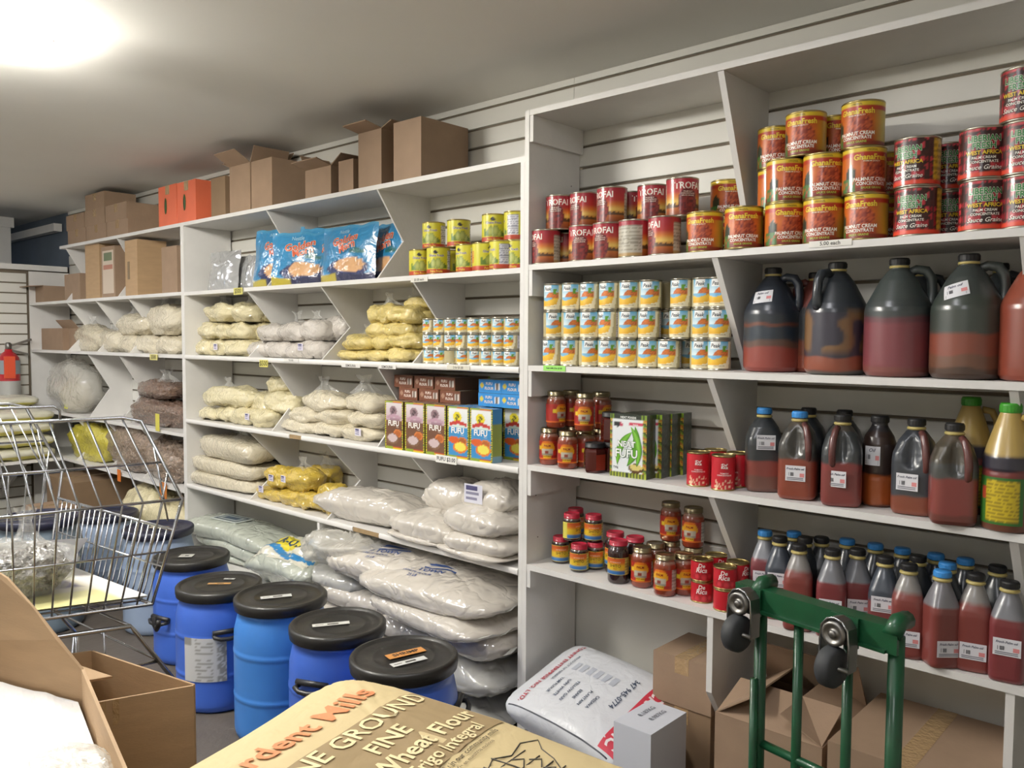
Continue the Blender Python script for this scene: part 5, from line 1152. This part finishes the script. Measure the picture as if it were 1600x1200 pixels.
for x in (0, HWd): MB().tube([(x, 0, .2), (x, .08, .116)], .009, 8).build('axle_bracket', 'green_paint', ht)
for k, x in enumerate((-.012, HWd*.70)):
    cz = HZ-.030; c = empty('caster', (x, -.026, cz)); c.parent = ht
    pl = MB().box(-.030, .030, -.004, .002, -.030, .030).build('mount_plate', 'green_paint', c)
    b = MB(); b.lathe([(.0005, .011), (.006, .011), (.0075, .009), (.0078, .004), (.014, .0035), (.017, .0075), (.021, .0085), (.0245, .007), (.0255, .0)][::-1], 28, cap=False); q = b.build('swivel', 'steel', c, (0, -.036, 0)); q.rotation_euler.x = math.pi/2
    # fork: a bent strip going round the swivel and down to the axle
    pts = [(-.030, -.075), (-.031, -.02), (-.028, .012), (-.016, .027), (0, .032), (.016, .027), (.028, .012), (.031, -.02), (.030, -.075)]
    b = MB(); n = len(pts)
    vs = [(x_, -.036, z_) for x_, z_ in pts]+[(x_, -.004, z_*.97) for x_, z_ in pts]; b.add(vs, [(i, i+1, n+i+1, n+i) for i in range(n-1)])
    inn = [(x_*.9, -.036, z_*.9) for x_, z_ in pts]; b.add(vs[:n]+inn, [(i, i+1, n+i+1, n+i) for i in range(n-1)]); b.build('fork', 'steel', c); MB().tube([(x_, -.037, z_) for x_, z_ in pts], .0022, 6).build('fork_edge', 'chrome', c)
    MB().prism([(x_*.88, z_*.88) for x_, z_ in pts[1:-1]], -.034, -.006, 'y').build('swivel_housing', 'lid_black', c)
    w = MB().lathe([(.006, -.016), (.034, -.017), (.040, -.011), (.041, 0), (.040, .011), (.034, .017), (.006, .016)], 28).build('caster_wheel', 'rubber', c, (-.002, -.040, -.066)); w.rotation_euler.y = math.pi/2
    bt = MB().tube([(-.034, -.040, -.066), (.034, -.040, -.066)], .005, 8).build('axle_bolt', 'steel', c)

# ================================================================= bottom of the near unit
def print_sack(vs, w, d, h, base):
    return [C(base)]*len(vs)
def big_sack(name, w, d, h, loc, rot, label, cat, m, seed, art=None, pinch=.5, col='d4d6da', n=56, mm=26, e2=.32, group=None, nz=.035):
    vs, fs = lump(w, d, h, seed, e1=.7, e2=e2, nz=nz, pinch=pinch, flat=.03, n=n, mm=mm, fine=.008)
    o = MB().add(vs, fs, 0, True, [C(col)]*len(vs)).build(name, m, None, loc); o.rotation_euler = rot; tag(o, label, cat, group)
    bv = BVHTree.FromPolygons(vs, fs)
    def top(x, y):
        h_ = bv.ray_cast(Vector((x, y, 5)), Vector((0, 0, -1)))[0]; return h_.z if h_ else h*.3
    if art: art(o, top)
    return o
def surf_text(b, top, s, size, x, y, rot, c, bold=.01, sxx=1.0, e=.0026):
    cr, sr = math.cos(rot), math.sin(rot)
    def F_(a, q): X, Y = x+a*cr-q*sr, y+a*sr+q*cr; return (X, Y, top(X, Y)+e)
    b.text(s, size, F_, C(c), bold, sxx=sxx)
def surf_patch(b, top, x0, x1, y0, y1, c, nu=16, nv=24, e=.0014):
    b.grid(lambda u, v: (x0+(x1-x0)*u, y0+(y1-y0)*v, top(x0+(x1-x0)*u, y0+(y1-y0)*v)+e), nu, nv, col=C(c))
def art_vicky(o, top):
    b = MB()
    surf_patch(b, top, .165, .225, -.17, .17, 'c9384a'); surf_text(b, top, 'VICKY IFE INC', .052, .195, 0, math.pi/2*-1, 'e8dcdc', .03, .95, .0034)
    surf_text(b, top, 'TONNY ENTERPRISE NIG. LTD.', .024, -.17, 0, -math.pi/2, 'b03440', .02); surf_text(b, top, 'PRODUCT OF NIGERIA', .014, -.135, .03, -math.pi/2, '4a5468')
    for i, t in enumerate(('YAM FLOUR', 'GARI WHITE', 'YELLOW GARI', 'BEANS', 'PLANTAIN', 'CASSAVA')): surf_text(b, top, t, .015, -.10+i*.032, -.06, -math.pi/2, '4a5468', .02); surf_patch(b, top, -.11+i*.032, -.09+i*.032, .03, .07, 'b4b8c2', 6, 6, .0016)
    surf_text(b, top, '347 945-0774', .026, .115, .03, -math.pi/2, '4a5468', .02); surf_patch(b, top, -.21, .225, -.182, -.178, '3a3e48', 20, 1)
    b.build('print', 'print_card', o)
X = -1.56
big_sack('rice_sack', .52, .44, .17, (X+.0, -.325, 0), (0, 0, -.04), 'lower white woven sack with red letters on the floor', 'sack', 'print_sack', 3, art_vicky, group='white sacks under the near shelf', nz=.02)
big_sack('rice_sack', .50, .40, .15, (X-.005, -.285, .20), (math.radians(17), math.radians(4), -.06), 'upper white woven sack with red letters, leaning to the wall', 'sack', 'print_sack', 6, art_vicky, group='white sacks under the near shelf', nz=.02)
carton('carton', -1.33, -1.205, -.52, -.33, 0, .36, 'white_card', 'tall white carton standing in front of the leaning sack', None, tape=False, marks=(('8.987KG', .1, .1, .022, '6a6e78', math.pi/2, 't'), ('8.187KG', -.2, .1, .022, '6a6e78', math.pi/2, 't'), ('HINI', .2, .35, .03, '30343c', math.pi/2, 'f')))
carton('carton', -1.375, -1.175, -.24, -.03, 0, .325, 'kraft_dark', 'hidden brown carton under the small one beside the sack', 'cartons under the near shelf')
carton('carton', -1.375, -1.172, -.245, -.03, .326, .478, 'kraft', 'small brown carton perched beside the divider above the white carton', 'cartons under the near shelf', tape=True)
x0, x1 = sx(1117, -.42, .4), sx(1284, -.42, .4)
carton('carton', x0, x1, -.42, -.10, 0, .435, 'kraft', 'open brown carton behind the left rails of the hand truck', 'cartons under the near shelf', (('l', 35), ('r', 25), ('b', 60), ('f', 20)), marks=(('bdO', .1, .5, .05, '5a4632'),))
x2, x3 = sx(1293, -.44, .45), sx(1540, -.44, .45)
carton('carton', x2, x3, -.44, -.06, 0, .47, 'kraft', 'wide brown carton behind the right rails of the hand truck', 'cartons under the near shelf', tape=True)

# ================================================================= foreground: flour sack, open cartons
def art_flour(o, top):
    b = MB(); W2 = .225
    surf_patch(b, top, -.165, .015, -.215, .215, '9c8660', 40, 80)
    surf_text(b, top, 'Ardent Mills', .066, -.225, -.0, math.pi/2, 'd98a5a', .02); surf_text(b, top, 'STONE GROUND', .052, -.14, 0, math.pi/2, 'e8d9a8', .01, 1, .0032); surf_text(b, top, 'FINE', .045, -.088, .04, math.pi/2, 'e8d9a8', .02, 1, .0032)
    surf_text(b, top, 'Whole Wheat Flour', .048, -.042, 0, math.pi/2, 'e8d9a8', .02, 1, .0032); surf_text(b, top, 'Harina de Trigo Integral', .034, -.004, 0, math.pi/2, 'e8d9a8', .015, 1, .0032)
    surf_text(b, top, 'Premium quality flour milled daily in our community mills', .0145, .026, 0, math.pi/2, '4a4030', .01); surf_text(b, top, 'Harina de alta calidad molida diariamente en nuestros molinos', .0105, .040, 0, math.pi/2, '6a5c44', .005)
    # outline map of states
    bx = lambda t, s: (.062+s*.135, -.17+t*.36)
    def line(pts, r=.0011):
        pts = [bx(*p) for p in pts]; b.tube([(x, y, top(x, y)+.0008) for x, y in pts], r, 4, col=C('4f4a40'))
    line([(0, .05), (.1, 0), (.35, .02), (.55, .0), (.62, .1), (.7, .04), (.78, .16), (.9, .1), (1, .2), (.92, .35), (.88, .55), (.82, .72), (.86, 1.0), (.78, .92), (.7, .8), (.55, .86), (.48, 1.0), (.36, .86), (.2, .82), (.06, .6), (0, .3), (0, .05)])
    for t in (.12, .22, .32, .42, .52, .62, .7): line([(t, .02+.03*hsh(t)), (t+.01, .3), (t+.02*hsh(t, 2), .55), (t, .82)])
    for s in (.2, .38, .55, .7): line([(.02, s), (.3, s+.02), (.6, s-.03), (.86, s+.02)])
    for t, s in ((.75, .3), (.8, .45), (.72, .55), (.78, .65)): line([(t, s-.1), (t+.04, s), (t-.02, s+.08)])
    for i in range(7): surf_patch(b, top, .212+i*.006, .2145+i*.006, -.06, .07+.03*hsh(i), '6a5c44', 2, 6)
    surf_text(b, top, '50 LB (22.68kg)', .034, .268, -.05, math.pi/2, '463c2e', .03)
    b.build('print', 'print_kraft', o)
FS = dict(cat='sack', m='print_kraft', group='brown paper flour sacks in the foreground', pinch=.35, col='cdb98a', e2=.17, nz=.03)
SZ = .168; FX, FY = -.845, -1.675
for i in range(4): big_sack('flour_sack', .66, .47, SZ, (FX+.012*(i % 2), FY, i*SZ*.985), (0, 0, .24+.05*(i % 2)), label='brown paper flour sack, %s from the floor in the stack' % ORD[i], seed=20+i, **FS)
fsk = big_sack('flour_sack', .72, .49, .17, (FX-.02, FY+.01, 4*SZ*.985+.012), (math.radians(2), math.radians(4), .25), label='brown paper whole wheat flour sack on top of the stack, print facing up', seed=31, art=art_flour, n=72, mm=34, **FS)
# leaning carton walls, built from surveyed corners
def wall_panel(name, a, b_, h0, h1, t, m, par, off):
    n = Vector((-(b_-a).y, (b_-a).x, 0)).normalized()*t
    vs = [(a.x, a.y, h0), (b_.x, b_.y, h0), (b_.x, b_.y, h1), (a.x, a.y, h1)]; vs = [Vector(v)-off for v in vs]; vs2 = [v+n for v in vs]
    return MB().add(vs+vs2, [(0, 1, 2, 3), (7, 6, 5, 4), (0, 4, 5, 1), (1, 5, 6, 2), (2, 6, 7, 3), (3, 7, 4, 0)]).build(name, m, par)
def camv(a, b_): return (RT*a+Vector((FW.x, FW.y, 0)).normalized()*b_)*Vector((1, 1, 0)) if False else Vector((RT.x*a+FW.x*b_, RT.y*a+FW.y*b_, 0))
def open_box(P, d1, L1_, d2, L2_, h, label, m, flaps=()):
    P = Vector((P.x, P.y, 0)); Q = P+d1*L1_; R_ = P+d2*L2_; S_ = Q+d2*L2_; off = (P+S_)/2; o = empty('carton', off); tag(o, label, 'box', 'open cartons in the foreground')
    for a, b_ in ((P, Q), (Q, S_), (S_, R_), (R_, P)): wall_panel('wall_panel', a, b_, .004, h, .005, m, o, off)
    c = [P, Q, S_, R_]; MB().add([Vector((v.x, v.y, 0))-off for v in c]+[Vector((v.x, v.y, .005))-off for v in c], [(0, 1, 2, 3), (7, 6, 5, 4)]+[(i, (i+1) % 4, (i+1) % 4+4, i+4) for i in range(4)]).build('base', m, o)
    for poly, t in flaps:
        pts = [Vector(p)-off for p in poly]; nn = (pts[1]-pts[0]).cross(pts[2]-pts[0]).normalized()*t; k = len(pts)
        MB().add(pts+[p+nn for p in pts], [tuple(range(k)), tuple(range(2*k-1, k-1, -1))]+[(i, i+k, (i+1) % k+k, (i+1) % k) for i in range(k)]).build('flap', m, o)
    return o
PB = at_d(302, 1070, 1.74)
zB = PB.z
fa, fb2, fc = PB+camv(-.80, .58)*.0, PB, None
ob = open_box(PB, camv(-.86, -.44).normalized(), .33, camv(-.84, .50).normalized(), .36, zB, 'open brown carton with torn tape, between the cart and the flour sacks', 'kraft_light',
    (((PB+camv(-.36, .0)+Vector((0, 0, -.02)), PB+camv(-.20, .06)+Vector((0, 0, -.012)), PB+camv(-.34, .12)+Vector((0, 0, .0))), .005),))
tp = MB(); n_ = camv(-.44, .86).normalized()
for i in range(5):
    a = PB+camv(-.86, -.44).normalized()*(.13+.012*i); tp.add([Vector((a.x, a.y, zB-.0))-n_*.003*(1+i % 2), Vector((a.x, a.y, zB-.16-.02*(i % 3)))-n_*.002, Vector((a.x, a.y, zB-.16))+camv(-.86, -.44).normalized()*.012-n_*.003, Vector((a.x, a.y, zB))+camv(-.86, -.44).normalized()*.012-n_*(.002+.004*(i % 2))], [(0, 1, 2, 3)])
tp2 = tp.build('torn_tape', 'tape', ob); tp2.location = -ob.location
PA = at_d(127, 1046, 1.42); zA = PA.z
w1 = at_z(192, 1200, zA)-PA; w1.z = 0; w1.normalize(); w2 = at_z(-60, 1003, zA)-PA; w2.z = 0; w2.normalize()
def up_at(px, py, t): return at_d(px, py, t)
fl1 = (PA, PA+w2*.34, up_at(-90, 850, 1.60), up_at(-30, 878, 1.55), up_at(10, 903, 1.52), up_at(50, 948, 1.48), up_at(88, 1000, 1.44))
near_end = PA+w1*.62
fl2 = (PA+w1*.0, near_end, near_end+Vector((.05, -.02, -.10)), PA+w1*.20+Vector((.035, -.012, -.07)), PA+w1*.04+Vector((.012, 0, -.01)))
oa = open_box(PA, w1, .62, w2, .34, zA, 'large open brown carton at the lower left with a raised flap, full of white paper', 'kraft_light', ((fl1, .005), (fl2, .005)))
nn = (w1+w2); cA = PA+w1*.21+w2*.17
b = MB(); b.grid(lambda u, v: tuple(PA+w1*(.012+.595*u)+w2*(.012+.32*v)+Vector((0, 0, -.055+.006*noise.noise(Vector((u*6, v*6, 2)))))), 20, 20, smooth=False, col=C('f2f2f0'))
b.grid(lambda u, v: tuple(PA+w1*(.012+.595*u)+w2*(.012+.32*(1-v))+Vector((0, 0, -.40))), 2, 2, col=C('f2f2f0'))
for (a0, c0), (a1, c1) in (((0, 0), (1, 0)), ((1, 0), (1, 1)), ((1, 1), (0, 1)), ((0, 1), (0, 0))):
    q = [PA+w1*(.012+.595*a)+w2*(.012+.32*c)+Vector((0, 0, z)) for a, c, z in ((a0, c0, -.40), (a1, c1, -.40), (a1, c1, -.055), (a0, c0, -.055))]; b.add(q, [(0, 1, 2, 3)], 0, False, C('f2f2f0'))
pp = b.build('paper_stack', 'print_card'); tag(pp, 'stack of bright white paper inside the lower left carton', 'paper')
cl = MB().add(*lump(.15, .10, .03, 12, nz=.15, fine=.05)).build('plastic_wrap', 'film_thick', None, tuple(PA+w1*.36+w2*.09+Vector((0, 0, -.05)))); tag(cl, 'crumpled clear plastic wrap on the white paper', 'plastic')
# ================================================================= fire extinguisher
p = at_y(8, 600, -1.0); ex = PX+.10; ey = -.62
e0 = at_d(10, 600, 5.9)
ext = tag(empty('fire_extinguisher', (PX+.085, -.455, .905)), 'red fire extinguisher hanging on the far slatted partition', 'fire extinguisher')
MB().lathe([(.04, 0), (.068, .008), (.072, .03), (.072, .36), (.066, .39), (.045, .42), (.025, .435), (.025, .45)], 32).build('cylinder', 'extinguisher_red', ext)
MB().lathe([(.0735, 0), (.0735, .16)], 32, cap=False, col=lambda t, z: C('cfc6c2') if .03 < z < .15 else C('a8a8a4')).build('label', 'print', ext, (0, 0, .06))
MB().lathe([(.0733, 0), (.0733, .10)], 32, cap=False, col=C('8a949a')).build('band', 'print', ext, (0, 0, .27))
MB().box(.06, .078, -.05, .02, .24, .40, col=C('d8502e')).build('inspection_tag', 'print_card', ext)
MB().lathe([(.018, 0), (.022, .005), (.022, .04), (.012, .05)], 16).build('valve', 'steel', ext, (0, 0, .45))
MB().prism([(-.02, .47), (.15, .53), (.155, .515), (.0, .465)], -.012, .012, 'x').build('lever', 'steel', ext); MB().prism([(-.02, .46), (.13, .42), (.13, .405), (.0, .44)], -.012, .012, 'x').build('lever', 'steel', ext)
MB().box(-.085, -.06, -.03, .03, .2, .42).build('wall_bracket', 'steel', ext)

# ================================================================= price tags and pencilled shelf edges
def price(px, py, w, h, txt, bg, fg, label, size=None, Y=YF-.008, drop=0, tilt=0):
    p = at_y(px, py, Y); b = MB()
    b.box(-w/2, w/2, -.0006, .0006, -h/2, h/2, col=C(bg))
    if txt: b.text(txt, size or h*.75, lambda x, y: (x, -.0011, y), C(fg), .015)
    o = b.build('price_tag', 'print_card', None, p); o.rotation_euler.y = tilt; tag(o, label, 'price tag', 'price tags on shelf edges'); return o
price(372, 455, .085, .034, '$500', 'd0c86e', '4a4626', 'yellow price tag below the silver pouches', .032)
price(412, 568, .075, .034, '$500', 'd4cc6a', '4a4626', 'yellow price tag under the white flour bags', .034)
price(240, 558, .10, .034, '$500', 'cfc67a', '4a4626', 'yellow price tag on the far unit edge', .032)
price(697, 718, .115, .030, 'FUFU $3.00', 'eceae4', '24221f', 'white handwritten tag under the brown flour boxes', .021, tilt=0)
price(866, 575.5, .095, .018, 'Peak milk 2 for $3.00', '9be06a', '22401c', 'bright green tag under the milk tins', .008, Y=YF-.0018)
price(1297, 380, .11, .016, '5.00 each', 'e0ded6', '3a3834', 'clear taped price under the orange palmnut tins', .014, Y=YF-.0018)
price(655, 437, .10, .017, '$1.00 each', 'd8d6cc', '4a4640', 'pencilled price under the yellow tins', .013, Y=YF-.0018)
price(548, 571.5, .13, .015, 'SEMOLINA', 'dcdad6', '54504a', 'pencilled word on the edge below the yellow bags, left', .015)
price(605, 573.5, .11, .015, 'SEMOLINA', 'dcdad6', '54504a', 'pencilled word on the edge below the yellow bags, right', .015)
price(716, 574.5, .12, .016, '2 for $1.00', 'd6d2c2', '54504a', 'cream price strip below the small milk tins', .012)
price(455, 563, .12, .014, 'FLOUR', 'dcdad6', '6a665e', 'pencilled word below the white flour bags', .012)
price(246, 660, .05, .10, '', 'd2c850', '4a4626', 'yellow paper slip hanging over the lower far shelf')
price(103, 635, .06, .03, '', 'd2d43a', '4a4626', 'small yellow-green tag below the large pale bag')
price(186, 743, .05, .075, '', 'd8742a', 'e8d8c8', 'small orange sticker hanging below the far shelf, left')
price(255, 768, .09, .11, '', 'c8782e', 'e8d8c8', 'orange sticker hanging below the far shelf, right')
